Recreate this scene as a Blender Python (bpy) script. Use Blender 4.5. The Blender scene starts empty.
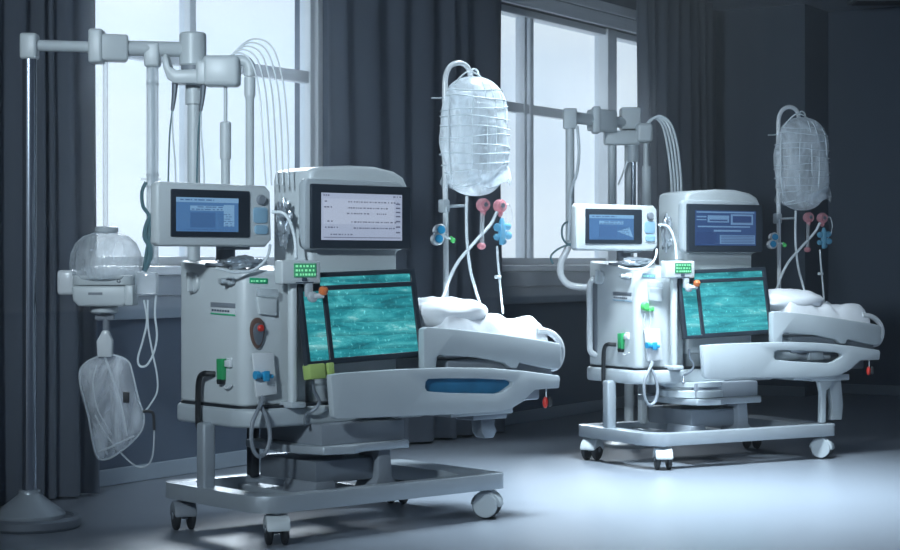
import bpy, bmesh, math, random
from mathutils import Matrix, Vector, noise

S = bpy.context.scene
C = S.collection
FPX, CAMH, HOR = 1800.0, 1.12, 262.0        # focal length in pixels, eye height, horizon row
I4 = Matrix.Identity(4)


# ------------------------------------------------------------------ frames
class Frame:
    """A level frame on the floor: u along, v across, z up."""
    def __init__(s, x, y, deg):
        s.x, s.y, s.deg = x, y, deg
        s.c, s.s = math.cos(math.radians(deg)), math.sin(math.radians(deg))
        s.m = Matrix.Translation((x, y, 0)) @ Matrix.Rotation(math.radians(deg), 4, 'Z')

    def F(s, px, py, v):                     # point of the plane v = const seen at a pixel
        k = (px - 450) / FPX
        ox, oy = s.x - v * s.s, s.y + v * s.c
        u = (k * oy - ox) / (s.c - k * s.s)
        return (u, v, CAMH + (HOR - py) / FPX * (oy + u * s.s))

    def U(s, px, py, u):                     # point of the plane u = const
        k = (px - 450) / FPX
        ox, oy = s.x + u * s.c, s.y + u * s.s
        v = (k * oy - ox) / (-s.s - k * s.c)
        return (u, v, CAMH + (HOR - py) / FPX * (oy + v * s.c))


WORLD = Frame(0, 0, 0)
M1 = Frame(-0.713, 7.12, 41)
M2 = Frame(1.12, 9.70, 30)
WALL = Frame(-1.742, 8.96, 57.9)
FR = [WORLD]


def at(px, py, Y):
    return ((px - 450) / FPX * Y, Y, CAMH + (HOR - py) / FPX * Y)


# ------------------------------------------------------------------ materials
MATS = {}


def nd(nt, t, **kw):
    n = nt.nodes.new(t)
    for k, v in kw.items():
        if k in n.inputs:
            n.inputs[k].default_value = v
        else:
            setattr(n, k, v)
    return n


def mat(name, col, rough=0.45, metal=0.0, spec=0.5, bump=0.0, bscale=60.0, var=0.06, vscale=6.0, emit=None, es=0.0,
        coat=0.0):
    m = bpy.data.materials.new(name)
    m.use_nodes = True
    nt = m.node_tree
    p = nt.nodes['Principled BSDF']
    p.inputs['Roughness'].default_value = rough
    p.inputs['Metallic'].default_value = metal
    p.inputs['Specular IOR Level'].default_value = spec
    p.inputs['Coat Weight'].default_value = coat
    tc = nd(nt, 'ShaderNodeTexCoord')
    no = nd(nt, 'ShaderNodeTexNoise', Scale=vscale, Detail=4.0)
    nt.links.new(tc.outputs['Object'], no.inputs['Vector'])
    mx = nd(nt, 'ShaderNodeMix', data_type='RGBA')
    mx.inputs['A'].default_value = tuple(c * (1 - var) for c in col) + (1,)
    mx.inputs['B'].default_value = tuple(min(1, c * (1 + var)) for c in col) + (1,)
    nt.links.new(no.outputs['Fac'], mx.inputs['Factor'])
    nt.links.new(mx.outputs['Result'], p.inputs['Base Color'])
    if bump:
        n2 = nd(nt, 'ShaderNodeTexNoise', Scale=bscale, Detail=5.0)
        nt.links.new(tc.outputs['Object'], n2.inputs['Vector'])
        b = nd(nt, 'ShaderNodeBump', Strength=bump, Distance=0.01)
        nt.links.new(n2.outputs['Fac'], b.inputs['Height'])
        nt.links.new(b.outputs['Normal'], p.inputs['Normal'])
    if emit:
        p.inputs['Emission Color'].default_value = tuple(emit) + (1,)
        p.inputs['Emission Strength'].default_value = es
    MATS[name] = m
    return m


def thin_fresnel(nt, ior):
    """surface reflectance of a thin sheet, the same from both of its sides"""
    g = nd(nt, 'ShaderNodeNewGeometry')
    mr = nd(nt, 'ShaderNodeMapRange')
    mr.inputs[3].default_value, mr.inputs[4].default_value = ior, 1 / ior
    nt.links.new(g.outputs['Backfacing'], mr.inputs[0])
    fr = nd(nt, 'ShaderNodeFresnel')
    nt.links.new(mr.outputs[0], fr.inputs['IOR'])
    return fr


def clear(name, col, fac, rough=0.25, wrinkle=0.0, wscale=14.0):
    """thin see-through plastic: part of the light goes straight through, the rest meets a pale glossy film"""
    m = bpy.data.materials.new(name)
    m.use_nodes = True
    nt = m.node_tree
    p = nt.nodes['Principled BSDF']
    out = nt.nodes['Material Output']
    p.inputs['Base Color'].default_value = tuple(col) + (1,)
    p.inputs['Roughness'].default_value = rough
    tl = nd(nt, 'ShaderNodeBsdfTranslucent')
    tl.inputs['Color'].default_value = tuple(col) + (1,)
    ms = nd(nt, 'ShaderNodeMixShader')
    ms.inputs['Fac'].default_value = 0.45
    nt.links.new(p.outputs[0], ms.inputs[1])
    nt.links.new(tl.outputs[0], ms.inputs[2])
    tr = nd(nt, 'ShaderNodeBsdfTransparent')
    mix = nd(nt, 'ShaderNodeMixShader')
    fr = thin_fresnel(nt, 1.35)
    ad = nd(nt, 'ShaderNodeMath', operation='ADD')
    ad.use_clamp = True
    nt.links.new(fr.outputs[0], ad.inputs[0])
    ad.inputs[1].default_value = fac
    if wrinkle:
        tc = nd(nt, 'ShaderNodeTexCoord')
        mp = nd(nt, 'ShaderNodeMapping')
        mp.inputs['Scale'].default_value = (1, 1, 0.35)
        no = nd(nt, 'ShaderNodeTexNoise', Scale=wscale, Detail=6.0, Distortion=1.2)
        nt.links.new(tc.outputs['Object'], mp.inputs[0])
        nt.links.new(mp.outputs[0], no.inputs['Vector'])
        mr = nd(nt, 'ShaderNodeMapRange')
        mr.inputs[1].default_value = 0.38
        mr.inputs[2].default_value = 0.68
        mr.inputs[3].default_value = fac * (1 - wrinkle)
        mr.inputs[4].default_value = fac * (1 + wrinkle)
        nt.links.new(no.outputs['Fac'], mr.inputs[0])
        nt.links.new(mr.outputs[0], ad.inputs[1])
        b = nd(nt, 'ShaderNodeBump', Strength=0.6, Distance=0.02)
        nt.links.new(no.outputs['Fac'], b.inputs['Height'])
        nt.links.new(b.outputs['Normal'], p.inputs['Normal'])
    nt.links.new(ad.outputs[0], mix.inputs['Fac'])
    nt.links.new(tr.outputs[0], mix.inputs[1])
    nt.links.new(ms.outputs[0], mix.inputs[2])
    nt.links.new(mix.outputs[0], out.inputs['Surface'])
    MATS[name] = m
    return m


mat('white', (.54, .585, .61), .38, bump=.03, bscale=220)
mat('white_gloss', (.66, .69, .72), .22, coat=.3)
mat('panel_grey', (.40, .445, .48), .42, bump=.03, bscale=220)
mat('frame_grey', (.38, .425, .47), .34, metal=.35)
mat('steel', (.34, .38, .44), .24, metal=.9)
mat('dull_metal', (.22, .25, .29), .4, metal=.5)
mat('mid_grey', (.20, .225, .26), .5)
mat('dark', (.018, .022, .028), .38)
mat('bezel', (.022, .030, .042), .32)
mat('rubber', (.022, .025, .03), .6)
mat('black_hose', (.012, .014, .017), .4)
mat('sheet', (.70, .72, .76), .8, bump=.25, bscale=25, spec=.2)
mat('curtain', (.165, .19, .235), .9, bump=.15, bscale=180, spec=.1, var=.12, vscale=3)
_n = MATS['curtain'].node_tree                   # cloth lets some daylight through
_t = nd(_n, 'ShaderNodeBsdfTranslucent')
_t.inputs['Color'].default_value = (.17, .21, .27, 1)
_x = nd(_n, 'ShaderNodeMixShader')
_x.inputs['Fac'].default_value = .35
_n.links.new(_n.nodes['Principled BSDF'].outputs[0], _x.inputs[1])
_n.links.new(_t.outputs[0], _x.inputs[2])
_n.links.new(_x.outputs[0], _n.nodes['Material Output'].inputs['Surface'])
mat('wall', (.085, .113, .160), .75, bump=.05, bscale=90)
mat('trim', (.26, .31, .37), .5)
mat('ceiling', (.48, .53, .60), .8, bump=.05)
mat('win_frame', (.78, .82, .86), .4)
mat('red', (.55, .03, .02), .35)
mat('orange', (.60, .16, .05), .4)
mat('green', (.03, .33, .12), .4)
mat('lime', (.10, .62, .16), .4)
mat('lime_note', (.34, .46, .14), .6)
mat('blue', (.03, .30, .55), .35)
mat('pale_blue', (.25, .42, .56), .35)
mat('brown', (.14, .085, .07), .4)
mat('foil', (.52, .57, .62), .26, metal=.75, bump=.6, bscale=30)
mat('teal_hose', (.10, .19, .22), .35)
mat('tube', (.70, .76, .80), .25)
mat('ink', (.05, .07, .10), .6)
mat('green_ink', (.03, .42, .20), .5)
mat('blue_slot', (.03, .16, .30), .3, var=.5, vscale=14)
clear('clear', (.82, .88, .92), .30, .12)
clear('clear_film', (.80, .86, .92), .33, .2, wrinkle=.7, wscale=9)
clear('bag', (.88, .93, .97), .60, .22, wrinkle=.45, wscale=11)
clear('pink', (.82, .40, .45), .70, .25)
clear('aqua', (.22, .55, .74), .70, .2)
clear('dome', (.80, .86, .90), .36, .15, wrinkle=.5, wscale=8)
mat('scr_blue', (.02, .04, .08), .2, emit=(.075, .19, .40), es=.75)
mat('scr_blue_hi', (.05, .1, .15), .3, emit=(.20, .37, .58), es=.75)
mat('scr_blue_lo', (.02, .04, .08), .3, emit=(.05, .13, .30), es=.75)
mat('scr_navy', (.01, .02, .05), .2, emit=(.030, .065, .17), es=.8)
mat('scr_navy_hi', (.05, .1, .15), .3, emit=(.11, .19, .34), es=.8)
mat('scr_navy_lo', (.01, .02, .05), .3, emit=(.025, .05, .14), es=.8)
mat('scr_pale', (.3, .33, .4), .2, emit=(.36, .40, .52), es=.60)
mat('scr_pale_hi', (.3, .33, .4), .2, emit=(.45, .49, .60), es=.60)
mat('scr_ink', (.05, .06, .1), .4, emit=(.13, .15, .24), es=.6)
mat('scr_green', (.01, .10, .04), .3, emit=(.05, .34, .18), es=.55)
mat('scr_green_hi', (.2, .6, .3), .3, emit=(.30, .85, .50), es=.6)


def teal():
    m = bpy.data.materials.new('teal_glow')
    m.use_nodes = True
    nt = m.node_tree
    p = nt.nodes['Principled BSDF']
    p.inputs['Base Color'].default_value = (.02, .12, .13, 1)
    p.inputs['Roughness'].default_value = .25
    tc = nd(nt, 'ShaderNodeTexCoord')
    mp = nd(nt, 'ShaderNodeMapping')
    mp.inputs['Scale'].default_value = (1.1, 1, 5.5)
    nt.links.new(tc.outputs['Object'], mp.inputs[0])
    n1 = nd(nt, 'ShaderNodeTexNoise', Scale=3.4, Detail=7.0, Roughness=.66, Distortion=.4)
    nt.links.new(mp.outputs[0], n1.inputs['Vector'])
    r1 = nd(nt, 'ShaderNodeValToRGB')
    e = r1.color_ramp.elements
    e[0].position, e[0].color = .34, (.004, .075, .095, 1)
    e[1].position, e[1].color = .70, (.42, .74, .74, 1)
    k = e.new(.47)
    k.color = (.015, .23, .27, 1)
    k = e.new(.58)
    k.color = (.07, .42, .45, 1)
    nt.links.new(n1.outputs['Fac'], r1.inputs[0])
    # rows of small bright specks
    m2 = nd(nt, 'ShaderNodeMapping')
    m2.inputs['Scale'].default_value = (70, 1, 60)
    nt.links.new(tc.outputs['Object'], m2.inputs[0])
    v = nd(nt, 'ShaderNodeTexNoise', Scale=1.0, Detail=2.0)
    nt.links.new(m2.outputs[0], v.inputs['Vector'])
    r2 = nd(nt, 'ShaderNodeMapRange')
    r2.inputs[1].default_value = .60
    r2.inputs[2].default_value = .75
    r2.inputs[3].default_value = 0
    r2.inputs[4].default_value = .55
    nt.links.new(v.outputs['Fac'], r2.inputs[0])
    # dark seams between the horizontal strips of the film
    w = nd(nt, 'ShaderNodeTexWave', Scale=5.6, Distortion=1.1, Detail=2.0)
    w.wave_type, w.bands_direction, w.wave_profile = 'BANDS', 'Z', 'SAW'
    nt.links.new(tc.outputs['Object'], w.inputs['Vector'])
    r3 = nd(nt, 'ShaderNodeMapRange')
    r3.inputs[1].default_value = 0
    r3.inputs[2].default_value = .35
    r3.inputs[3].default_value = .55
    r3.inputs[4].default_value = 1.0
    nt.links.new(w.outputs['Fac'], r3.inputs[0])
    ml = nd(nt, 'ShaderNodeMix', data_type='RGBA', blend_type='MULTIPLY')
    ml.inputs['Factor'].default_value = 1
    nt.links.new(r1.outputs[0], ml.inputs['A'])
    nt.links.new(r3.outputs[0], ml.inputs['B'])
    ad = nd(nt, 'ShaderNodeMix', data_type='RGBA', blend_type='ADD')
    nt.links.new(r2.outputs[0], ad.inputs['Factor'])
    nt.links.new(ml.outputs['Result'], ad.inputs['A'])
    ad.inputs['B'].default_value = (.25, .75, .75, 1)
    nt.links.new(ad.outputs['Result'], p.inputs['Emission Color'])
    p.inputs['Emission Strength'].default_value = .9
    MATS['teal_glow'] = m


teal()


def floor_mat():
    m = mat('floor', (.19, .215, .255), .30, spec=.6, var=.05, vscale=1.3)
    nt = m.node_tree
    p = nt.nodes['Principled BSDF']
    tc = nd(nt, 'ShaderNodeTexCoord')
    no = nd(nt, 'ShaderNodeTexNoise', Scale=2.2, Detail=5.0)
    nt.links.new(tc.outputs['Object'], no.inputs['Vector'])
    mr = nd(nt, 'ShaderNodeMapRange')
    mr.inputs[3].default_value = .27
    mr.inputs[4].default_value = .33
    nt.links.new(no.outputs['Fac'], mr.inputs[0])
    nt.links.new(mr.outputs[0], p.inputs['Roughness'])


floor_mat()


def pane_mat():
    m = bpy.data.materials.new('pane')
    m.use_nodes = True
    nt = m.node_tree
    out = nt.nodes['Material Output']
    nt.nodes.remove(nt.nodes['Principled BSDF'])
    tr = nd(nt, 'ShaderNodeBsdfTransparent')
    tr.inputs['Color'].default_value = (.95, .98, 1, 1)
    gl = nd(nt, 'ShaderNodeBsdfGlossy', Roughness=.03)
    fr = thin_fresnel(nt, 1.3)
    mx = nd(nt, 'ShaderNodeMixShader')
    nt.links.new(fr.outputs[0], mx.inputs[0])
    nt.links.new(tr.outputs[0], mx.inputs[1])
    nt.links.new(gl.outputs[0], mx.inputs[2])
    nt.links.new(mx.outputs[0], out.inputs['Surface'])
    MATS['pane'] = m


pane_mat()


# ------------------------------------------------------------------ mesh building
def rrect(x0, x1, y0, y1, r, n=6):
    """rounded rectangle; r is one radius or four (from x0y0 counter-clockwise)"""
    rs = r if isinstance(r, (list, tuple)) else [r] * 4
    pts = []
    for (cx, cy, a0), q in zip(((x0, y0, 180), (x1, y0, 270), (x1, y1, 0), (x0, y1, 90)), rs):
        sx, sy = (1 if cx == x0 else -1), (1 if cy == y0 else -1)
        if q <= 0:
            pts.append((cx, cy))
            continue
        for i in range(n + 1):
            a = math.radians(a0 + 90 * i / n)
            pts.append((cx + sx * q + q * math.cos(a), cy + sy * q + q * math.sin(a)))
    return pts


def smooth_path(pts, k=8):
    P = [Vector(p) for p in pts]
    if len(P) < 3:
        return P
    out = []
    for i in range(len(P) - 1):
        p0, p1, p2, p3 = P[max(i - 1, 0)], P[i], P[i + 1], P[min(i + 2, len(P) - 1)]
        for j in range(k):
            t = j / k
            out.append(.5 * (2 * p1 + (p2 - p0) * t + (2 * p0 - 5 * p1 + 4 * p2 - p3) * t * t +
                             (3 * p1 - p0 - 3 * p2 + p3) * t ** 3))
    out.append(P[-1])
    return out


class MB:
    def __init__(s):
        s.bm = bmesh.new()

    def _take(s, t, M=None):
        mp = {}
        for v in t.verts:
            mp[v] = s.bm.verts.new((M @ v.co) if M else v.co)
        for f in t.faces:
            try:
                s.bm.faces.new([mp[v] for v in f.verts])
            except ValueError:
                pass
        t.free()
        return s

    def box(s, a0, a1, b0, b1, c0, c1, bev=0.0, seg=2, M=None):
        t = bmesh.new()
        bmesh.ops.create_cube(t, size=1)
        for v in t.verts:
            v.co = ((a0 + a1) / 2 + v.co.x * (a1 - a0), (b0 + b1) / 2 + v.co.y * (b1 - b0),
                    (c0 + c1) / 2 + v.co.z * (c1 - c0))
        if bev:
            bmesh.ops.bevel(t, geom=t.edges[:], offset=bev, segments=seg, profile=.5, affect='EDGES')
        return s._take(t, M)

    def prism(s, poly, d0, d1, axis, bev=0.0, seg=2, holes=(), M=None):
        """poly in the plane across `axis`, pushed from d0 to d1 along it"""
        t = bmesh.new()

        def pt(a, b, d):
            return {'u': (d, a, b), 'v': (a, d, b), 'z': (a, b, d)}[axis]
        es = []
        for lp in (poly,) + tuple(holes):
            vs = [t.verts.new(pt(a, b, d0)) for a, b in lp]
            for i in range(len(vs)):
                es.append(t.edges.new((vs[i], vs[(i + 1) % len(vs)])))
        if holes:
            bmesh.ops.triangle_fill(t, use_beauty=True, use_dissolve=False, edges=es)
        else:
            t.faces.new(t.verts[:])
        r = bmesh.ops.extrude_face_region(t, geom=t.faces[:])
        dv = Vector(pt(0, 0, d1 - d0))
        bmesh.ops.translate(t, vec=dv, verts=[g for g in r['geom'] if isinstance(g, bmesh.types.BMVert)])
        bmesh.ops.recalc_face_normals(t, faces=t.faces[:])
        if bev:
            ed = [e for e in t.edges if len(e.link_faces) == 2 and e.calc_face_angle(0) > math.radians(50)]
            bmesh.ops.bevel(t, geom=ed, offset=bev, segments=seg, profile=.5, affect='EDGES', clamp_overlap=True)
        return s._take(t, M)

    def tube(s, pts, r, n=10, smooth=True, k=8, closed=False, cap=True):
        P = smooth_path(pts, k) if smooth else [Vector(p) for p in pts]
        t = bmesh.new()
        rings = []
        ref = None
        for i, p in enumerate(P):
            if closed:
                d = (P[(i + 1) % len(P)] - P[i - 1])
            else:
                d = (P[min(i + 1, len(P) - 1)] - P[max(i - 1, 0)])
            d.normalize()
            if ref is None:
                ref = d.orthogonal().normalized()
            ref = (ref - d * ref.dot(d)).normalized()
            b = d.cross(ref)
            rr = r(i / max(1, len(P) - 1)) if callable(r) else r
            rings.append([t.verts.new(p + (ref * math.cos(2 * math.pi * j / n) + b * math.sin(2 * math.pi * j / n)) * rr)
                          for j in range(n)])
        m = len(rings)
        for i in range(m if closed else m - 1):
            A, B = rings[i], rings[(i + 1) % m]
            for j in range(n):
                t.faces.new((A[j], A[(j + 1) % n], B[(j + 1) % n], B[j]))
        if cap and not closed:
            t.faces.new(rings[0][::-1])
            t.faces.new(rings[-1])
        return s._take(t)

    def lathe(s, prof, base=(0, 0, 0), axis=(0, 0, 1), n=28, squash=(1, 1)):
        """profile of (radius, height) turned about axis through base"""
        t = bmesh.new()
        rings = []
        for r, h in prof:
            if r <= 1e-6:
                rings.append([t.verts.new((0, 0, h))])
            else:
                rings.append([t.verts.new((r * squash[0] * math.cos(2 * math.pi * j / n),
                                           r * squash[1] * math.sin(2 * math.pi * j / n), h)) for j in range(n)])
        for A, B in zip(rings, rings[1:]):
            for j in range(n):
                a, b, c, d = A[j % len(A)], A[(j + 1) % len(A)], B[(j + 1) % len(B)], B[j % len(B)]
                f = []
                for q in (a, b, c, d):
                    if q not in f:
                        f.append(q)
                if len(f) > 2:
                    t.faces.new(f)
        for R in (rings[0], rings[-1]):
            if len(R) > 2:
                t.faces.new(R)
        bmesh.ops.recalc_face_normals(t, faces=t.faces[:])
        q = Vector((0, 0, 1)).rotation_difference(Vector(axis).normalized()).to_matrix().to_4x4()
        return s._take(t, Matrix.Translation(base) @ q)

    def ball(s, c, rx, ry=None, rz=None, fn=None, nu=24, nv=14):
        ry, rz = ry or rx, rz or rx
        t = bmesh.new()
        bmesh.ops.create_uvsphere(t, u_segments=nu, v_segments=nv, radius=1)
        for v in t.verts:
            p = v.co.copy()
            if fn:
                p = fn(p)
            v.co = (c[0] + p.x * rx, c[1] + p.y * ry, c[2] + p.z * rz)
        return s._take(t)

    def grid(s, fn, nu, nv, low=None):
        """surface fn(a, b) over the unit square; low(a, b) closes it underneath"""
        t = bmesh.new()
        T = [[t.verts.new(fn(i / nu, j / nv)) for j in range(nv + 1)] for i in range(nu + 1)]
        for i in range(nu):
            for j in range(nv):
                t.faces.new((T[i][j], T[i + 1][j], T[i + 1][j + 1], T[i][j + 1]))
        if low:
            B = [[t.verts.new(low(i / nu, j / nv)) for j in range(nv + 1)] for i in range(nu + 1)]
            for i in range(nu):
                for j in range(nv):
                    t.faces.new((B[i][j], B[i][j + 1], B[i + 1][j + 1], B[i + 1][j]))
            rim = [(i, 0) for i in range(nu)] + [(nu, j) for j in range(nv)] + \
                  [(i, nv) for i in range(nu, 0, -1)] + [(0, j) for j in range(nv, 0, -1)]
            for k in range(len(rim)):
                (a, b), (c, d) = rim[k], rim[(k + 1) % len(rim)]
                t.faces.new((T[a][b], B[a][b], B[c][d], T[c][d]))
        bmesh.ops.recalc_face_normals(t, faces=t.faces[:])
        return s._take(t)

    def build(s, name, material, parent=None, smooth=True, angle=35):
        fm = FR[0].m
        if parent is not None:
            w = MW[parent.name]
        else:
            xs = [v.co for v in s.bm.verts]
            lo = [min(c[i] for c in xs) for i in range(3)]
            hi = [max(c[i] for c in xs) for i in range(3)]
            w = fm @ Matrix.Translation(((lo[0] + hi[0]) / 2, (lo[1] + hi[1]) / 2, lo[2]))
        T = w.inverted() @ fm
        s.bm.transform(T)
        me = bpy.data.meshes.new(name)
        s.bm.to_mesh(me)
        s.bm.free()
        me.materials.append(MATS[material])
        if smooth:
            for p in me.polygons:
                p.use_smooth = True
            me.set_sharp_from_angle(angle=math.radians(angle))
        o = bpy.data.objects.new(name, me)
        C.objects.link(o)
        if parent is not None:
            o.parent = parent
        else:
            o.matrix_world = w
        MW[o.name] = w
        return o


MW = {}


def tag(o, label, cat, group=None):
    o['label'], o['category'] = label, cat
    if group:
        o['group'] = group
    return o


def thing(name, label, cat, base, group=None):
    o = bpy.data.objects.new(name, None)
    o.empty_display_size = .05
    C.objects.link(o)
    w = FR[0].m @ Matrix.Translation(base)
    o.matrix_world = w
    MW[o.name] = w
    return tag(o, label, cat, group)


def structure(o):
    o['kind'] = 'structure'
    return o


# ------------------------------------------------------------------ the room
FR[0] = WORLD
CEIL = 3.26
FR[0] = WALL
structure(MB().box(-10.5, 8.6, -9, .26, -.1, 0).build('floor', 'floor', smooth=False))
structure(MB().box(-10.5, 8.6, -9, .26, CEIL, CEIL + .12).build('ceiling', 'ceiling', smooth=False))



def ws(px, w=0.0):
    return WALL.F(px, 0, w)[0]


SC = ws(716)                                   # inner corner of the room
Z0, Z1, ZR = 1.10, 2.90, 2.205                 # sill, head and rail of both windows
A0, A1 = ws(70), ws(330)                       # left window
B0, B1 = ws(492), ws(672)                      # right window
TH = .26
wb = MB()
wb.box(-9, SC + .3, 0, TH, 0, Z0)
wb.box(-9, SC + .3, 0, TH, Z1, CEIL)
wb.box(-9, A0, 0, TH, Z0, Z1)
wb.box(A1, B0, 0, TH, Z0, Z1)
wb.box(B1, SC + .3, 0, TH, Z0, Z1)
structure(wb.build('wall_left', 'wall', smooth=False))
PW = WALL.U(805, 0, SC)[1]                     # edge of the projecting corner (negative: into the room)
structure(MB().box(SC, SC + .55, PW, 0, 0, CEIL).build('wall_back', 'wall', smooth=False))
structure(MB().box(SC + .55, SC + .8, -9, PW + .3, 0, CEIL).build('wall_right', 'wall', smooth=False))
structure(MB().box(-9, SC, -.018, 0, 0, .085, .006).build('baseboard_left', 'trim', smooth=False))
structure(MB().box(SC - .018, SC, PW, -.018, 0, .085, .006).build('baseboard_back', 'trim', smooth=False))
structure(MB().box(SC + .532, SC + .55, -9, PW, 0, .085, .006).build('baseboard_right', 'trim', smooth=False))


def window(name, s0, s1, bars):
    """frame, glass, bars and head of one window; bars = (s, half width, depth)"""
    f = MB()
    f.box(s0, s0 + .05, .05, .16, Z0, Z1, .006)
    f.box(s1 - .05, s1, .05, .16, Z0, Z1, .006)
    f.box(s0, s1, .05, .16, Z1 - .05, Z1, .006)
    f.box(s0, s1, .05, .16, Z0, Z0 + .05, .006)
    o = structure(f.build(name, 'win_frame', smooth=False))
    MB().box(s0, s1, .08, .14, ZR - .035, ZR + .035, .006).build('rail', 'win_frame', o, smooth=False)
    for (c, hw, d) in bars:
        MB().box(c - hw, c + hw, .07 - d, .15, Z0, Z1, .006).build('mullion', 'win_frame', o, smooth=False)
    MB().box(s0 + .02, s1 - .02, .108, .114, Z0 + .02, Z1 - .02).build('glass', 'pane', o, smooth=False)
    MB().box(s0 - .1, s1 + .1, -.13, .16, Z0 - .045, Z0, .01).build('window_sill', 'win_frame', o, smooth=False)
    h = MB()
    h.box(s0 - .1, s1 + .1, -.02, .05, Z1, Z1 + .10, .008)
    h.box(s0 - .1, s1 + .1, -.06, -.02, Z1 + .10, Z1 + .17, .008)
    h.build('head_trim', 'win_frame', o, smooth=False)
    t = MB()
    t.box(s0 - .1, s1 + .1, -.09, 0, Z0 - .15, Z0 - .045, .01)
    t.box(s0 - .1, s1 + .1, -.05, 0, Z0 - .27, Z0 - .15, .01)
    t.build('apron', 'trim', o, smooth=False)
    return o


window('window_1', A0, A1, [(ws(189, .1), .026, 0), (ws(308.5, .1), .022, 0), (ws(60, .1), .03, 0)])
window('window_2', B0, B1, [(ws(522.5, .1), .018, 0), (ws(528.5, .1), .026, 0), (ws(604.5, .1), .075, .04)])


def curtain(px0, px1, label, seed, nf, amp=.05):
    R = random.Random(seed)
    w = -.16
    s0, s1 = ws(px0, w), ws(px1, w)
    edges = [0.0]
    for _ in range(nf):
        edges.append(edges[-1] + R.uniform(.6, 1.5))
    edges = [e / edges[-1] for e in edges]
    amps = [R.uniform(.55, 1.15) for _ in range(nf)]

    def fn(a, b):
        k = 0
        while k < nf - 1 and a > edges[k + 1]:
            k += 1
        t = (a - edges[k]) / (edges[k + 1] - edges[k])
        z = .015 + b * (CEIL - .02)
        flare = .75 + .35 * (1 - b)
        y = w - amp * amps[k] * flare * (1 - math.cos(2 * math.pi * t)) / 2 - .012 * math.sin(9 * a + 3 * b)
        s = s0 + (s1 - s0) * a + .012 * math.sin(2.5 * b + 11 * a)
        return (s, y, z)
    m = MB()
    m.grid(fn, nf * 14, 26, lambda a, b: tuple(q + d for q, d in zip(fn(a, b), (0, .006, 0))))
    return tag(m.build('curtain', 'curtain', smooth=True, angle=80), label, 'curtain', None)


curtain(-90, 95, 'dark blue-grey curtain at the far left, behind the steel pole stand', 3, 9, .07)
curtain(326, 502, 'grey floor-length curtain hanging between the two windows', 8, 7, .11)
curtain(636, 712, 'dark curtain on the right of the second window, next to the room corner', 5, 8, .07)

FR[0] = WORLD
vx, vy, vz = at(885, 0.8, 14.72)
v = thing('ceiling_vent', 'dark slatted vent set in the ceiling at the top right corner', 'vent', (vx, vy, CEIL - .02))
MB().box(vx - .28, vx + .4, vy - .12, vy + .14, CEIL - .02, CEIL - .001, .005).build('frame', 'mid_grey', v)
for i in range(5):
    MB().box(vx - .25, vx + .37, vy - .1 + i * .045, vy - .07 + i * .045, CEIL - .028, CEIL - .018).build('slat', 'dark', v)


# ------------------------------------------------------------------ small helpers for the equipment
def dashes(m, u0, u1, z0, z1, v, rows, seed, fill=.7, h=.004, dl=(.006, .03), slant=0.0, t=.0012):
    """rows of short unreadable marks, like lines of very small print"""
    R = random.Random(seed)
    for i in range(rows):
        z = z1 - (i + .5) * (z1 - z0) / rows
        u = u0 + (0 if R.random() < .6 else R.uniform(0, .25) * (u1 - u0))
        end = u0 + (u1 - u0) * R.uniform(fill, 1)
        while u < end:
            l = R.uniform(*dl)
            l2 = min(l, end - u)
            if l2 > .003:
                m.box(u, u + l2, v - t, v, z - h / 2, z + h / 2)
            u += l + R.uniform(.004, .012)
    return m


F, U = M1.F, M1.U


def uz(px, py, v):
    p = F(px, py, v)
    return (p[0], p[2])


def quad(m, pxs, v, d=.002, bev=0):
    return m.prism([uz(x, y, v) for x, y in pxs], v - d, v, 'v', bev)


# ------------------------------------------------------------------ one treatment station
def caster(parent, u, v, yaw, pale, top=.135, cover=False):
    """swivel caster: stem and hood, with a twin wheel under it"""
    M = Matrix.Translation((u, v, 0)) @ Matrix.Rotation(math.radians(yaw), 4, 'Z')
    t = MB()
    R, w = .060, .027
    # hood: a half-round cheek over the wheel
    pol = [(.066 * math.cos(math.radians(a)), .060 + .062 * math.sin(math.radians(a)))
           for a in range(182, -12, -12)] + [(.040, .056), (.01, .076), (-.03, .07)]
    t.prism(pol, -.047, .047, 'v', .008, M=M)
    t.lathe([(.018, .10), (.018, top)], (u, v, 0), n=14)
    o = t.build('caster', pale, parent)
    wh = MB()
    ax = (M.to_3x3() @ Vector((0, 1, 0)))
    for sgn in (-1, 1):
        c = M @ Vector((0, sgn * .0315 - w / 2, R))
        wh.lathe([(.016, 0), (.046, 0), (.056, .003), (R, .007), (R, w - .007), (.056, w - .003), (.046, w), (.016, w)],
                 c, ax, n=30)
    wh.build('wheel', 'rubber', o)
    hb = MB()
    c = M @ Vector((0, -.048, R))
    hb.lathe([(.0, 0), (.014, 0), (.016, .004), (.016, .092), (.014, .096), (0, .096)], c, ax, n=16)
    if cover:
        hb.lathe([(0, -.003), (.051, -.003), (.054, .0), (.054, .006), (0, .006)], c - ax * .008 + ax * .0, ax, n=30)
        hb.lathe([(0, 0), (.054, 0), (.054, .006), (.051, .009), (0, .009)], c + ax * .098, ax, n=30)
    hb.build('hub', 'panel_grey' if cover else 'dull_metal', o)
    return o


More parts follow.
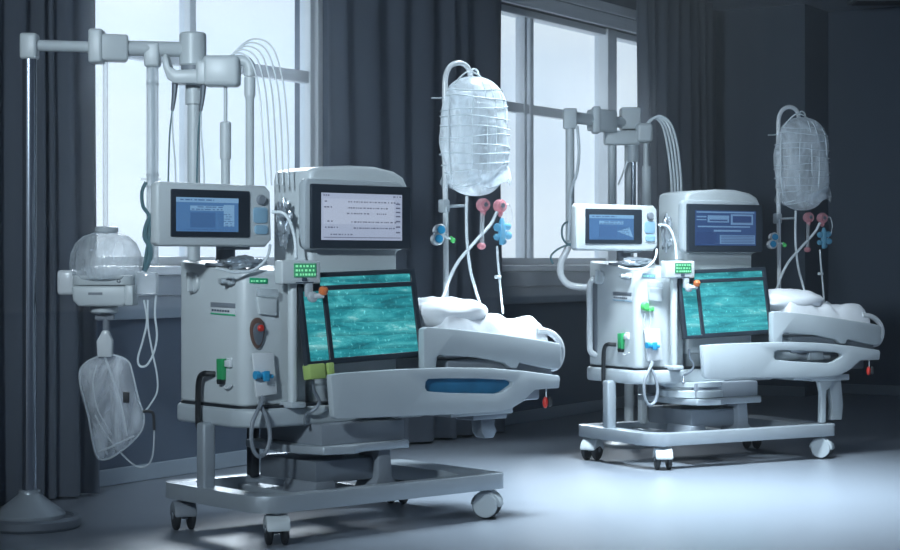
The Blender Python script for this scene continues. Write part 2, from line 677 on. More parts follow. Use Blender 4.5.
def station(fr, far):
    FR[0] = fr
    tone = 'the far' if far else 'the near'
    where = 'at the right, by the second window' if far else 'at the left, in the foreground'
    t = thing('treatment_machine', f'tall pale medical machine on a wheeled frame, {where}', 'medical machine', (.5, .3, 0))
    # ---- wheeled base
    ring = MB()
    ring.prism(rrect(-.075, 1.235, -.055, .69, [.13, .05, .05, .06], 8), .130, .196, 'z', .008,
               holes=[rrect(.015, 1.06, .02, .615, [.12, .10, .10, .08], 8)])
    ring.build('base_frame', 'frame_grey', t)
    cr = MB()
    cr.box(.27, .36, .0, .64, .132, .165, .006)
    cr.box(.60, .70, .0, .64, .132, .165, .006)
    cr.build('cross_bar', 'frame_grey', t)
    caster(t, .03, -.005, 62, 'white')
    caster(t, 1.165, .005, -52, 'panel_grey', cover=True)
    caster(t, -.03, .58, 68 if not far else 30, 'mid_grey' if not far else 'white')
    caster(t, 1.16, .62, 30, 'panel_grey')
    p = U(206, 470, -.03)
    MB().box(-.06, .0, p[1] - .03, p[1] + .03, .185, .46, .012, 3).build('post', 'frame_grey', t)
    MB().box(.33, .375, .60, .645, .185, .46, .01).build('post', 'dark' if not far else 'white', t)
    # ---- lift
    ped = MB()
    ped.prism([(.27, .15), (.40, .15), (.385, .215), (.29, .215)], .08, .30, 'v', .006)
    ped.prism([(.57, .15), (.71, .15), (.70, .19), (.675, .215), (.665, .34), (.60, .34), (.60, .215)], .06, .2, 'v', .008)
    ped.build('lift_foot', 'mid_grey', t)
    MB().box(.30, .66, .10, .5, .205, .30, .01).build('lift_box', 'dull_metal', t)
    pl = MB()
    pl.prism([(.24, .16), (.29, .03), (.42, -.01), (.50, .03), (.74, .03), (.76, .06), (.76, .52), (.24, .52)], .332, .366,
             'z', .006)
    pl.build('lift_plate', 'frame_grey', t)
    if far:
        d = MB()
        d.lathe([(0, .366), (.17, .366), (.185, .372), (.185, .405), (.175, .412), (.16, .412), (.16, .425), (.18, .43),
                 (.18, .455), (0, .455)], (.40, .22, 0), n=40)
        d.build('lift_turntable', 'panel_grey', t)
    MB().box(.30, .74, .06, .5, .366, .452, .006).build('lift_housing', 'mid_grey', t)
    # ---- lower shell and cabinet
    sh = MB()
    sh.prism(rrect(-.02, .93, .13, .68, [.13, .04, .04, .05], 10), .448, .526, 'z', .016, 3)
    sh.build('lower_shell', 'panel_grey', t)
    MB().prism(rrect(-.008, .92, .145, .668, [.12, .04, .04, .05], 10), .524, .537, 'z').build('shadow_gap', 'dark', t)
    cab = MB()
    pol = rrect(-.01, .315, .17, .665, [.05, .03, .02, .05], 6)
    tb = bmesh.new()
    vs = [tb.verts.new((a, b, .536)) for a, b in pol]
    fb = tb.faces.new(vs)
    r = bmesh.ops.extrude_face_region(tb, geom=[fb])
    for g in r['geom']:
        if isinstance(g, bmesh.types.BMVert):
            g.co.z = 1.083 + .045 * (g.co.y - .17) / .5
    bmesh.ops.recalc_face_normals(tb, faces=tb.faces[:])
    ed = [e for e in tb.edges if len(e.link_faces) == 2 and e.calc_face_angle(0) > math.radians(50)]
    bmesh.ops.bevel(tb, geom=ed, offset=.012, segments=3, profile=.5, affect='EDGES')
    cab._take(tb)
    cb = cab.build('cabinet', 'white', t)
    # details of the cabinet's left side (plane u = -.01)
    uL = -.011

    def side(px, py):
        return U(px, py, uL)

    def sq(m, pxs, d):
        m.prism([side(x, y)[1:] for x, y in pxs], uL - d, uL + .001, 'u', min(.003, d * .4))
        return m
    k = side(195, 283)
    kb = MB()
    kb.lathe([(0, .0), (.040, .0), (.040, .010), (.034, .016), (0, .016)], (uL, k[1], k[2]), (-1, 0, 0), n=30)
    kb.box(uL - .040, uL - .010, k[1] - .008, k[1] + .010, k[2] - .036, k[2] + .046, .008, 3)
    kb.build('knob', 'white', cb)
    nz = MB()
    z = side(229, 281)
    nz.lathe([(0, 0), (.018, 0), (.018, .02), (.011, .028), (.011, .055), (0, .055)], (uL, z[1] - .03, z[2]), (-1, .25, 0), n=18)
    nz.box(uL - .02, uL, z[1] - .05, z[1] + .05, z[2] - .012, z[2] + .012, .004)
    nz.build('nozzle', 'panel_grey' if not far else 'white', cb)
    lb = sq(MB(), [(211, 303), (235.5, 304.5), (235.5, 316), (211, 313.5)], .002)
    lo = lb.build('label_plate', 'white_gloss', cb)
    sq(MB(), [(211, 302), (235.5, 303.5), (235.5, 308.5), (211, 307)], .003).build('dark_band', 'mid_grey' if not far else 'dull_metal', lo)
    sq(MB(), [(211, 312.5), (235.5, 314.5), (235.5, 316.2), (211, 314)], .003).build('green_stripe', 'green_ink' if not far else 'pale_blue', lo)
    tx = MB()
    for i in range(7):
        a = side(213 + i * 2.6, 310.0 + i * .22)
        tx.box(uL - .0028, uL - .0015, a[1] - .008, a[1] + .006, a[2] - .004, a[2] + .004)
    tx.build('print', 'ink', lo)
    gv = sq(MB(), [(220.5, 358.5), (226.5, 358.5), (226, 380), (221, 380)], .022)
    g = gv.build('valve', 'green', cb)
    sq(MB(), [(221, 379), (226, 379), (225.5, 384), (221.5, 384)], .024).build('valve_tip', 'black_hose', g)
    br = MB()
    br.tube([side(228, 359), side(231.5, 359), side(230, 362)], .006)
    br.box(uL - .014, uL, side(231, 0)[1] - .012, side(227, 0)[1], side(0 + 229, 367)[2], side(229, 360)[2], .003)
    br.build('valve_bracket', 'white_gloss', g)
    br = MB()
    br.tube([(uL - .01,) + side(226, 387)[1:], (uL - .015,) + side(230, 388)[1:], (uL - .012,) + side(234, 385)[1:]], .004)
    br.build('valve_hook', 'white_gloss', g)
    if far:
        h = MB()
        a, b = side(187, 285), side(187, 385)
        h.box(uL - .004, uL + .001, a[1] - .028, a[1] + .012, b[2], a[2] + .02, .002)
        h.build('handle_plate', 'mid_grey', cb)
        h = MB()
        vv = a[1] - .012
        h.tube([(uL, vv, a[2]), (uL - .04, vv, a[2] - .03), (uL - .042, vv, a[2] - .2), (uL - .042, vv, b[2] + .06),
                (uL - .035, vv, b[2] + .01), (uL, vv, b[2] - .01)], .017)
        h.build('handle', 'white_gloss', cb)
    # details of the cabinet's front (plane v = .17)
    vF = .169

    def fq(m, pxs, d):
        m.prism([uz(x, y, vF) for x, y in pxs], vF - d, vF + .001, 'v', min(.003, d * .4))
        return m
    fq(MB(), [(249.5, 277.5), (267.5, 278.5), (267.5, 284), (249.5, 283)], .002).build('green_label', 'green_ink' if not far else 'pale_blue', cb)
    m = MB()
    a, b = F(251, 280.8, vF - .002), F(266, 281.5, vF - .002)
    dashes(m, a[0], b[0], a[2] - .008, a[2] + .006, vF - .002, 1, 4, 1, .006, (.004, .012))
    m.build('print', 'scr_green_hi', cb)
    fq(MB(), [(256, 288), (274, 289), (274, 297), (256, 296)], .03).build('reservoir', 'clear', cb)
    fq(MB(), [(256, 297), (275, 298), (275, 316), (258, 314)], .014).build('reservoir_holder', 'white', cb)
    if not far:
        c = F(256.5, 333, vF)
        ov = MB()
        pol = [(c[0] + .034 * math.cos(a) * (1 + .22 * math.sin(a)), c[2] + .063 * math.sin(a))
               for a in [2 * math.pi * i / 28 for i in range(28)]]
        ov.prism(pol, vF - .012, vF + .001, 'v', .004)
        oo = ov.build('clip_holder', 'brown', cb)
        inn = [(c[0] + (x - c[0]) * .72, c[2] - .004 + (z_ - c[2]) * .72) for x, z_ in pol]
        MB().prism(inn, vF - .016, vF - .010, 'v', .002).build('clip_body', 'dull_metal', oo)
        rk = F(258, 328, vF)
        MB().lathe([(0, 0), (.014, 0), (.014, .008), (.010, .013), (0, .013)], (rk[0], vF - .016, rk[2]), (0, -1, 0), 20).build('red_button', 'red', oo)
    else:
        c = F(252, 322, vF)
        oo = MB().lathe([(0, 0), (.024, 0), (.024, .016), (.018, .024), (0, .024)], (c[0], vF, c[2]), (0, -1, 0), 22).build('toggle', 'lime', cb)
        m = MB()
        m.tube([(c[0] + .02, vF - .01, c[2] - .01), (c[0] + .035, vF - .015, c[2] - .06), (c[0] + .02, vF - .015, c[2] - .13),
                (c[0] - .01, vF - .014, c[2] - .10), (c[0], vF - .012, c[2] - .04)], .006)
        m.build('loop', 'clear', oo)
        m = MB()
        m.box(c[0] + .01, c[0] + .06, vF - .016, vF, c[2] - .028, c[2] - .006, .004)
        m.build('toggle_lever', 'lime', oo)
    # ---- display column
    col = MB()
    pts = [(277, 176), (279, 169), (285, 166.5), (300, 165), (335, 164.5), (365, 166), (390, 171), (402, 177), (408, 187), (410, 203), (410, 243), (407, 248)]
    vc = .20
    head = [uz(x, y, vc) for x, y in pts]
    uLc, uRc, uRb = .345, .89, .82
    shift = uLc - head[0][0]
    hp = []
    for (a, b) in head:
        f_ = (a - head[0][0]) / (.887 - head[0][0])
        hp.append((uLc + f_ * (uRc - uLc), b))
    hp = [(a, b) for a, b in hp]
    hp[-1] = (uRc - .02, 1.178)
    hp += [(uRb, 1.165), (uRb, .60), (uLc, .60)]
    col.prism(hp[::-1], vc, .47, 'v', .022, 4)
    co = col.build('display_column', 'white', t)
    MB().box(uLc + .005, uRb, .212, .46, .53, .62, .006).build('column_foot', 'panel_grey', t)
    rim = MB()
    bz = [(312, 183.5), (402.5, 185.5), (411, 247.5), (314.5, 248.5)]
    bzp = [uz(x, y, .15) for x, y in bz]
    du = (uLc + .09) - bzp[0][0]
    B0_, B1_, BZ0, BZ1 = bzp[0][0], bzp[2][0], bzp[3][1], bzp[0][1]
    rim.prism(rrect(B0_ - .025, B1_ - .03, BZ0 - .004, BZ1 + .022, .03), .166, .215, 'v', .012)
    rim.build('screen_surround', 'panel_grey', co)
    MB().prism(rrect(B0_, B1_, BZ0, BZ1, .008), .15, .19, 'v', .005).build('bezel', 'bezel', co)
    s0, s1, q0, q1 = B0_ + .048, B1_ - .052, BZ0 + .036, BZ1 - .036
    sc = MB().box(s0, s1, .1475, .151, q0, q1).build('screen', 'scr_navy' if far else 'scr_pale', co)
    H_, W_ = q1 - q0, s1 - s0
    if not far:
        m = MB()
        m.box(s0 + .02 * W_, s1 - .1 * W_, .1468, .1478, q0 + .34 * H_, q0 + .88 * H_)
        m.build('screen_page', 'scr_pale_hi', sc)
        m = MB()
        R = random.Random(2)
        for zz, a, b in ((.95, .02, .1), (.82, .32, .95), (.69, .26, .82), (.57, .30, .60), (.57, .66, .82), (.39, .36, .92), (.26, .38, .9),
                         (.82, .03, .08), (.70, .03, .12), (.40, .04, .15), (.27, .04, .20), (.12, .05, .38), (.95, .88, .98)):
            dashes(m, s0 + a * W_, s0 + b * W_, q0 + zz * H_ - .004, q0 + zz * H_ + .004, .1466, 1, R.random(), 1, .0055, (.003, .012))
        for zz in (.78, .69, .6, .51, .4, .28, .16):
            m.box(s1 - .035, s1 - .012, .1455, .1466, q0 + zz * H_, q0 + zz * H_ + .006)
        m.box(s0 + .01, s1 - .01, .1455, .1466, q0 + .05 * H_, q0 + .065 * H_)
        m.build('screen_text', 'scr_ink', sc)
    else:
        m = MB()
        for a, b, c_, d in ((.02, .97, .93, .97), (.20, .55, .66, .86), (.58, .95, .60, .90), (.04, .9, .52, .56), (.30, .75, .40, .45), (.40, .98, .05, .30),
                            (.02, .18, .80, .84), (.02, .18, .72, .75)):
            m.box(s0 + a * W_, s0 + b * W_, .1468, .1478, q0 + c_ * H_, q0 + d * H_)
        m.build('screen_panel', 'scr_navy_hi', sc)
        m = MB()
        m.box(s0 + .02 * W_, s0 + .33 * W_, .1468, .1478, q0 + .05 * H_, q0 + .38 * H_)
        m.build('screen_image', 'scr_navy_lo', sc)
        m = MB()
        for i in range(5):
            m.box(s0 + .42 * W_, s0 + .96 * W_, .1455, .1468, q0 + (.08 + .045 * i) * H_, q0 + (.095 + .045 * i) * H_)
        m.build('screen_text', 'scr_navy_lo', sc)
        m = MB()
        m.box(s0 + .61 * W_, s0 + .92 * W_, .1455, .1468, q0 + .66 * H_, q0 + .85 * H_)
        m.box(s0 + .23 * W_, s0 + .52 * W_, .1455, .1468, q0 + .70 * H_, q0 + .74 * H_)
        m.build('screen_field', 'scr_navy_lo', sc)
    # ---- black hose on the side
    m = MB()
    a = side(215, 374)
    m.tube([(uL, a[1], a[2]), (uL - .03, a[1] + .02, a[2] + .002)] +
           [U(x, y, uL - .035) for x, y in ((204.5, 373.5), (200.5, 376), (198.5, 384), (198, 400), (198, 422))] +
           [U(199, 428, uL - .03)], .012)
    tag(m.build('drain_hose', 'black_hose'), f'bent black hose on the left side of {tone} machine cabinet', 'hose')

    # ---- monitor on top of the cabinet
    vm = .26
    x0, x1 = uz(157, 0, vm)[0], uz(272, 0, vm)[0]
    z0, z1 = 1.182, 1.438
    mo = thing('patient_monitor', f'pale monitor with {"grey-blue" if far else "blue"} screen, on top of {tone} machine cabinet', 'monitor',
               (x0 * .5 + x1 * .5, vm + .1, 1.10))
    body = MB()
    body.prism([(x0, z0 + .015), (x0 + .012, z0), (x1 - .03, z0), (x1, z0 + .03), (x1 - .006, z1 - .028), (x1 - .03, z1 - .004), (x0 + .02, z1), (x0, z1 - .012)],
               vm, vm + .055, 'v', .012, 3)
    bo = body.build('body', 'white', mo)
    MB().prism(rrect(x0 + .04, x1 - .03, z0 + .03, z1 - .03, .02), vm + .05, vm + .115, 'v', .012).build('back_cover', 'panel_grey', mo)
    b0, b1, c0, c1 = x0 + .062, x0 + .438, z0 + .038, z1 - .028
    MB().prism(rrect(b0, b1, c0, c1, .006), vm - .006, vm + .004, 'v', .002).build('bezel', 'bezel', bo)
    a0, a1, d0, d1 = b0 + .022, b0 + .318, c0 + .022, c1 - .032
    so = MB().box(a0, a1, vm - .0075, vm - .003, d0, d1).build('screen', 'scr_blue', bo)
    W_, H_ = a1 - a0, d1 - d0
    m = MB()
    m.box(a0, a1, vm - .0085, vm - .0072, d0 + .86 * H_, d1)
    m.box(a0 + .22 * W_, a0 + .76 * W_, vm - .0085, vm - .0072, d0 + .62 * H_, d0 + .76 * H_)
    if far:
        m.prism([(a0 + .62 * W_, d0 + .34 * H_), (a0 + .98 * W_, d0 + .1 * H_), (a0 + .9 * W_, d0 + .5 * H_)], vm - .0085, vm - .0072, 'v')
    else:
        m.box(a0 + .76 * W_, a0 + .93 * W_, vm - .0085, vm - .0072, d0 + .16 * H_, d0 + .80 * H_)
    m.build('screen_panel', 'scr_blue_hi', so)
    m = MB()
    m.box(a0 + .22 * W_, a0 + .62 * W_, vm - .0088, vm - .0072, d0 + .12 * H_, d0 + .56 * H_)
    dashes(m, a0 + .06 * W_, a0 + .6 * W_, d0 + .86 * H_, d1, vm - .0085, 1, 3, 1, .005)
    dashes(m, a0 + .24 * W_, a0 + .74 * W_, d0 + .62 * H_, d0 + .76 * H_, vm - .0085, 2, 5, 1, .004)
    dashes(m, a0 + .66 * W_, a0 + .92 * W_, d0 + .14 * H_, d0 + .55 * H_, vm - .0085, 6, 7, .8, .003)
    dashes(m, a0 + .06 * W_, a0 + .98 * W_, d0 + .02 * H_, d0 + .10 * H_, vm - .0085, 1, 9, 1, .004)
    m.build('screen_field', 'scr_blue_lo', so)
    kc = x1 - .058
    MB().lathe([(0, 0), (.021, 0), (.021, .010), (.017, .016), (0, .016)], (kc, vm, z1 - .062), (0, -1, 0), 24).build('dial', 'mid_grey', bo)
    m = MB()
    m.prism(rrect(kc - .036, kc + .034, z0 + .098, z0 + .163, .014), vm - .005, vm + .004, 'v', .002)
    m.build('touch_pad', 'pale_blue', bo)
    MB().prism(rrect(kc - .03, kc + .034, z0 + .052, z0 + .090, .014), vm - .008, vm + .004, 'v', .003).build('push_button', 'pale_blue', bo)
    m = MB()
    m.lathe([(.085, 0), (.085, .012), (.045, .022), (.04, .03), (.04, .085), (.05, .095)], (.06, .40, 1.104), n=26)
    m.box(.0, .13, .32, .38, 1.17, 1.215, .006)
    m.build('mount', 'dull_metal', mo)

    # ---- crumpled foil pouches beside the monitor and on the cabinet
    def crumple(c, r, label, seed, sq_=(1, 1, 1)):
        def fn(p):
            q = noise.noise(p * 2.1 + Vector((seed, 0, 0))) * .45 + noise.noise(p * 5 + Vector((0, seed, 0))) * .22
            return p * (1 + q)
        m = MB()
        m.ball(c, r * sq_[0], r * sq_[1], r * sq_[2], fn, 28, 18)
        return tag(m.build('foil_pouch', 'foil'), label, 'pouch')
    a = F(238, 258, .30)
    crumple((a[0], .265, 1.118), .075, f'crumpled silver pouch lying under the monitor of {tone} machine', 3.3 + far, (1.35, .8, .34))
    a = F(277, 226, .33)
    crumple((a[0] + .015, .30, a[2] + .01), .05, f'crumpled silver pouch wedged between monitor and tall column of {tone} machine', 7.7 + far, (.5, .8, 1.9))
    m = MB()
    m.tube([F(216, 268, .165), F(232, 272, .155), F(250, 271, .15), F(262, 264, .15), F(268, 255, .17), F(270, 245, .22)], .006)
    tag(m.build('infusion_tube', 'tube'), f'thin white tube looping over the cabinet top of {tone} machine', 'tube')
    m = MB()
    m.tube([F(272, 212, .24), F(283, 213, .20), F(290, 222, .18), F(295, 240, .17), F(296, 259, .14)], .007)
    tag(m.build('infusion_tube', 'tube'), f'white tube arching from monitor to small green display on {tone} machine', 'tube')

    # ---- small green display on a slim post
    vl = .07
    lx0, lx1, lz0, lz1 = uz(282, 0, vl)[0], uz(321, 0, vl)[0], uz(300, 284, vl)[1], uz(300, 260.5, vl)[1]
    lt = thing('readout_unit', f'small white box with green readout on a slim post, front of {tone} machine', 'readout', (lx0 + .06, vl + .05, .526))
    lb_ = MB().box(lx0, lx1, vl, vl + .055, lz0, lz1, .008, 3).build('housing', 'white', lt)
    w = lx1 - lx0
    g_ = MB().box(lx0 + .30 * w, lx0 + .86 * w, vl - .004, vl + .002, lz0 + .30 * (lz1 - lz0), lz1 - .012).build('screen', 'scr_green', lb_)
    m = MB()
    for r_ in range(3):
        dashes(m, lx0 + .33 * w, lx0 + .84 * w, lz1 - .030 - r_ * .017, lz1 - .016 - r_ * .017, vl - .0042, 1, r_ + 11, 1, .009, (.006, .013))
    m.build('digits', 'scr_green_hi', g_)
    m = MB()
    m.box(lx0 + .5 * w, lx0 + .62 * w, vl - .006, vl, lz0 + .012, lz0 + .026, .002)
    m.box(lx0 + .35 * w, lx0 + .80 * w, vl - .002, vl, lz0 + .004, lz0 + .008)
    m.build('button', 'ink', lb_)
    a = F(293.5, 340, vl + .04)
    pm = MB()
    pm.box(a[0] - .017, a[0] + .017, vl + .03, vl + .065, .53, lz0 + .01, .012, 3)
    pm.build('post', 'white', lt)
    MB().box(a[0] - .024, a[0] + .05, vl + .02, vl + .16, .526, .55, .006).build('post_foot', 'panel_grey', lt)
    hk = MB()
    c = F(312, 297, vl)
    hk.box(c[0] - .026, c[0] + .008, vl + .0, vl + .02, c[2], lz0 + .004, .005)
    hk.lathe([(0, 0), (.022, 0), (.022, .014), (.016, .018), (0, .018)], (c[0], vl + .004, c[2]), (0, -1, 0), 22)
    hk.build('clip_arm', 'panel_grey', lt)
    c = F(321, 291, vl)
    m = MB()
    m.lathe([(0, 0), (.011, 0), (.011, .05), (0, .05)], (c[0] - .045, vl - .006, c[2] - .02), (1, 0, 0), 14)
    m.build('connector', 'white_gloss', lt)
    m = MB()
    m.lathe([(0, 0), (.017, 0), (.019, .006), (.019, .022), (.013, .030), (0, .03)], (c[0] + .002, vl - .01, c[2] - .012), (0, -.3, 1), 18)
    m.build('cap', 'orange', lt)

    # ---- the teal imaging screen leaning on the column
    tw = thing('imaging_screen', f'glowing teal scan screen in a dark frame, on {tone} machine', 'screen', (.53, .11, .70))
    Mt = Matrix.Translation((.538, .068, .705)) @ Matrix.Rotation(math.radians(-1.8), 4, 'Y') @ Matrix.Rotation(math.radians(-8), 4, 'X')
    wt, ht = .622, .38
    x0, x1 = -wt / 2, wt / 2
    fr_ = MB()
    P0, P1, P2 = x0 + .018, x0 + .118, x1 - .024       # pane edges
    T0, T1, T2 = .018, ht - .075, ht - .02
    Hh = [[(P0, T0), (P1, T0), (P1, T1), (P0, T1)], [(P1 + .022, T0 + .006), (P2, T0 + .006), (P2, T1), (P1 + .022, T1)],
          [(P1 - .01, T1 + .02), (P2, T1 + .02), (P2, T2), (P1 - .01, T2)]]
    fr_.prism([(x0, 0), (x1, 0), (x1, ht), (P1 - .03, ht), (x0, ht - .045)], -.014, .016, 'v', .003, holes=[h[::1] for h in Hh], M=Mt)
    fo = fr_.build('frame', 'bezel', tw)
    for h in Hh:
        MB().prism([(a + sx * .004, b + sz * .004) for (a, b), sx, sz in zip(h, (-1, 1, 1, -1), (-1, -1, 1, 1))], -.004, .010, 'v', M=Mt).build('pane', 'teal_glow', fo)
    MB().box(x0 + .005, x1 - .005, .016, .024, .004, ht - .05, .002, M=Mt).build('back_panel', 'dark', tw)
    m = MB()
    m.box(.20, .235, .014, .075, .09, .14, .004, M=Mt)
    m.box(-.10, -.065, .014, .075, .09, .14, .004, M=Mt)
    m.build('hinge', 'dull_metal', tw)
    for i, (xa, xb, sd) in () if far else enumerate(((x0 + .0, x0 + .078, 'left'), (x0 + .092, x0 + .125, 'right'))):
        m = MB()
        m.box(xa, xb, -.026, .026, -.055, .006, .004, M=Mt)
        tag(m.build('clip', 'lime_note'), f'{"wide" if i == 0 else "narrow"} yellow-green clip under the teal screen of {tone} machine', 'clip')
    m = MB()
    m.tube([F(313, 379, .08), F(314, 390, .085), F(319, 400, .08), F(317, 407, .085), F(311, 412, .10), F(306, 415, .12), F(305, 425, .10)], .007)
    tag(m.build('drain_tube', 'dull_metal'), f'grey tube falling from below the teal screen of {tone} machine', 'tube')

    # ---- white hanging tag with blue tap
    m = MB()
    vt = .150
    pts = [F(251, 353, vt), F(272, 352, vt), F(276, 394, vt), F(255, 397, vt)]
    m.prism([(p[0], p[2]) for p in pts], vt - .012, vt, 'v', .004)
    tg = thing('collection_pouch', f'white flat pouch with a blue tap, hanging on the front of {tone} cabinet', 'pouch', (pts[0][0] + .05, vt, pts[3][2]))
    m.build('pouch', 'white_gloss', tg)
    MB().box(pts[0][0] + .01, pts[1][0] - .01, vt - .004, vF + .001, pts[0][2] - .03, pts[0][2] - .006, .004).build('hook', 'panel_grey', tg)
    c = F(261, 375.5, vt)
    m = MB()
    y = vt - .024
    m.lathe([(0, 0), (.009, 0), (.009, .082), (0, .082)], (c[0] - .042, y, c[2] + .004), (1, 0, -.1), 14)
    m.lathe([(0, 0), (.017, 0), (.017, .018), (0, .018)], (c[0] - .046, y, c[2] + .004), (1, 0, 0), 16)
    m.lathe([(0, 0), (.016, 0), (.016, .026), (0, .026)], (c[0] + .002, y + .014, c[2]), (0, -1, 0), 16)
    m.box(c[0] - .014, c[0] + .016, y - .018, y - .01, c[2] - .022, c[2] + .02, .003)
    m.build('tap', 'blue', tg)
    m = MB()
    m.tube([F(262, 397, .14), F(262, 402, .12), F(258, 410, .10), F(252, 425, .09), F(252, 445, .09), F(258, 456, .085), F(266, 452, .09), F(270, 436, .09), F(266, 416, .10),
            F(260, 405, .12), F(264, 399, .135)], .009)
    tag(m.build('coiled_tube', 'mid_grey'), f'looped dark tube hanging below the white pouch of {tone} machine', 'tube')
    return t


# ------------------------------------------------------------------ the bed beside each station
def bed(fr, far):
    FR[0] = fr
    tone = 'the far' if far else 'the near'
    b = thing('hospital_bed', f'grey hospital bed with {"an open slot" if far else "a blue slot"} in its side panel, joined to {tone} machine', 'bed', (1.1, .2, .44))
    v0, v1 = -.055, -.02
    pts = [(331, 375), (345, 373), (400, 369.5), (450, 367.5), (490, 368), (525, 371), (559, 375.5), (560.5, 378), (559.5, 388), (536, 389.5),
           (530, 395), (523, 402), (513, 408), (500, 411.5), (478, 413.5), (400, 416.5), (338, 419.5), (334, 417)]
    hole = [(426, 382), (429, 379), (440, 378.5), (480, 378.5), (508, 380), (513, 382), (513, 385), (503, 392), (497, 394), (450, 393), (428, 391.5), (425.5, 388)]
    lp = MB()
    lp.prism([uz(x, y, v0) for x, y in pts], v0, v1, 'v', .006, 2, holes=[[uz(x, y, v0) for x, y in hole]])
    lo = lp.build('lower_side_panel', 'panel_grey', b)
    if not far:
        m = MB()
        m.prism([uz(x, y, v1) for x, y in ((422, 377), (516, 377), (516, 397), (422, 395))], v1 - .01, v1 + .004, 'v')
        m.build('slot_window', 'blue_slot', lo)
    else:
        m = MB()
        a, c_ = uz(430, 386, v1), uz(505, 392, v1)
        m.lathe([(0, 0), (.02, 0), (.03, .01), (.03, .16), (.018, .19), (.018, .42), (0, .42)], (a[0], v1 + .05, a[1] - .005), (1, 0, -.03), 18)
        m.box(a[0] + .25, a[0] + .36, v1 + .02, v1 + .09, a[1] - .035, a[1] + .01, .006)
        m.build('slot_canister', 'panel_grey', lo)
        MB().box(a[0] - .06, c_[0] + .08, v1 + .11, v1 + .12, a[1] - .06, a[1] + .05).build('slot_back', 'mid_grey', lo)
    # upper panel: a cutout between its two legs
    up = MB()
    w0, w1 = -.035, .005
    pts = [(424, 329), (428, 327), (455, 329), (500, 334), (545, 340.5), (560, 343.5), (561.5, 346), (561, 366), (559, 369), (550, 369), (520, 362.5), (517, 368.5), (511, 368),
           (505, 363), (480, 358), (440, 355), (437.5, 357), (436, 372), (425, 373), (424, 367)]
    up.prism([uz(x, y, w0) for x, y in pts], w0, w1, 'v', .007, 2)
    up.build('upper_side_panel', 'panel_grey', b)
    dk = MB()
    dk.box(.93, 1.56, .0, .40, .60, .70, .015)
    dk.build('deck', 'mid_grey', b)
    MB().box(.935, 1.30, -.018, .40, .452, .50, .006).build('under_frame', 'panel_grey', b)
    MB().box(.86, 1.50, .02, .38, .50, .61, .01).build('deck_support', 'dull_metal', b)
    MB().box(.90, 1.60, .395, .43, .62, .78, .012, 3).build('rear_rail', 'panel_grey', b)
    # end hoop
    a = [(1.53, .03, .752), (1.60, .03, .770), (1.645, .03, .742), (1.66, .03, .69), (1.645, .03, .635), (1.60, .03, .612), (1.54, .03, .612)]
    P = [F(x, y, .0) for x, y in ((540, 331), (549, 331.5), (557, 335.5), (563, 343), (565, 353), (562.5, 363), (557, 368), (546, 369))]
    P = [(p[0], .02, p[2]) for p in P]
    MB().tube(P, .0155).build('end_hoop', 'white_gloss', b)
    m = MB()
    e = F(470, 414, .1)
    if far:
        uu = 1.14
        m.prism([(uu, .45), (uu + .10, .45), (uu + .09, .40), (uu + .055, .385), (uu + .052, .20), (uu + .015, .20), (uu + .02, .37)], .0, .035, 'v', .006)
        m.prism([(uu + .09, .455), (uu + .19, .455), (uu + .21, .30), (uu + .20, .21), (uu + .12, .21), (uu + .13, .30)], .03, .07, 'v', .006)
        m.box(uu - .06, uu + .22, -.01, .12, .44, .475, .005)
        m.build('drop_leg', 'panel_grey', b)
    else:
        uu = 1.12
        m.box(uu - .04, uu + .16, .0, .12, .43, .47, .005)
        m.prism([(uu + .02, .44), (uu + .11, .44), (uu + .105, .40), (uu + .12, .375), (uu + .10, .345), (uu + .05, .345), (uu + .03, .37)], .02, .09, 'v', .008)
        m.build('release_knob', 'dull_metal', b)
    # call handle
    c = F(545.5, 388, -.03)
    pd = thing('pull_bell', f'small red and black pull knob hanging from the end of {tone} bed', 'pull knob', (c[0], -.03, c[2] - .085))
    MB().tube([(c[0], -.035, c[2] + .004), (c[0], -.035, c[2] - .045)], .003, 8, False).build('cord', 'tube', pd)
    m = MB()
    m.ball((c[0] - .006, -.035, c[2] - .064), .012, .013, .026)
    m.build('red_grip', 'red', pd)
    m = MB()
    m.ball((c[0] + .020, -.036, c[2] - .062), .012, .013, .024)
    m.build('black_grip', 'rubber', pd)

    # mattress under a rumpled sheet, pillow
    def top(u, v):
        t_ = max(0, min(1, (1.30 - u) / .33))
        base = .862 - .005 * (u - 1.2) + .04 * t_ * t_ * (3 - 2 * t_)
        p = Vector((u * 7, v * 9, 1.3 + far * 4.1))
        wr = .020 * noise.noise(p) + .015 * math.sin(26 * u + 14 * v + 5 * noise.noise(p * .6)) * (1 - .4 * t_) + .008 * noise.noise(p * 2.7)
        return base + wr
    ua, ub, va, vb = .91, 1.545, .0, .39

    def fn(a, c_):
        u, v = ua + (ub - ua) * a, va + (vb - va) * c_
        e = min(a * 8, (1 - a) * 12, c_ * 7, (1 - c_) * 7, 1)
        e = math.sqrt(max(0, 1 - (1 - e) ** 2))
        z = top(u, v)
        return (u, v, .725 + (z - .725) * e)
    mt = thing('mattress', f'mattress under a rumpled white sheet on {tone} bed', 'mattress', (1.24, .2, .70))
    MB().box(ua + .02, ub - .03, va + .015, vb - .015, .70, .775, .03, 3).build('core', 'sheet', mt)
    MB().grid(fn, 60, 36, lambda a, c_: (ua + (ub - ua) * a, va + (vb - va) * c_, .715)).build('sheet', 'sheet', mt, angle=70)

    def pf(p):
        q = Vector((math.copysign(abs(p.x) ** .7, p.x), math.copysign(abs(p.y) ** .7, p.y), p.z))
        n_ = noise.noise(q * 2.2 + Vector((far * 3.0, 1, 2)))
        return q * (1 + .07 * n_) + Vector((0, 0, (.16 * noise.noise(q * 2.6) + .09 * math.sin(7 * q.x + 8 * q.y + 3 * n_)) * (1 if q.z > 0 else .2)))
    m = MB()
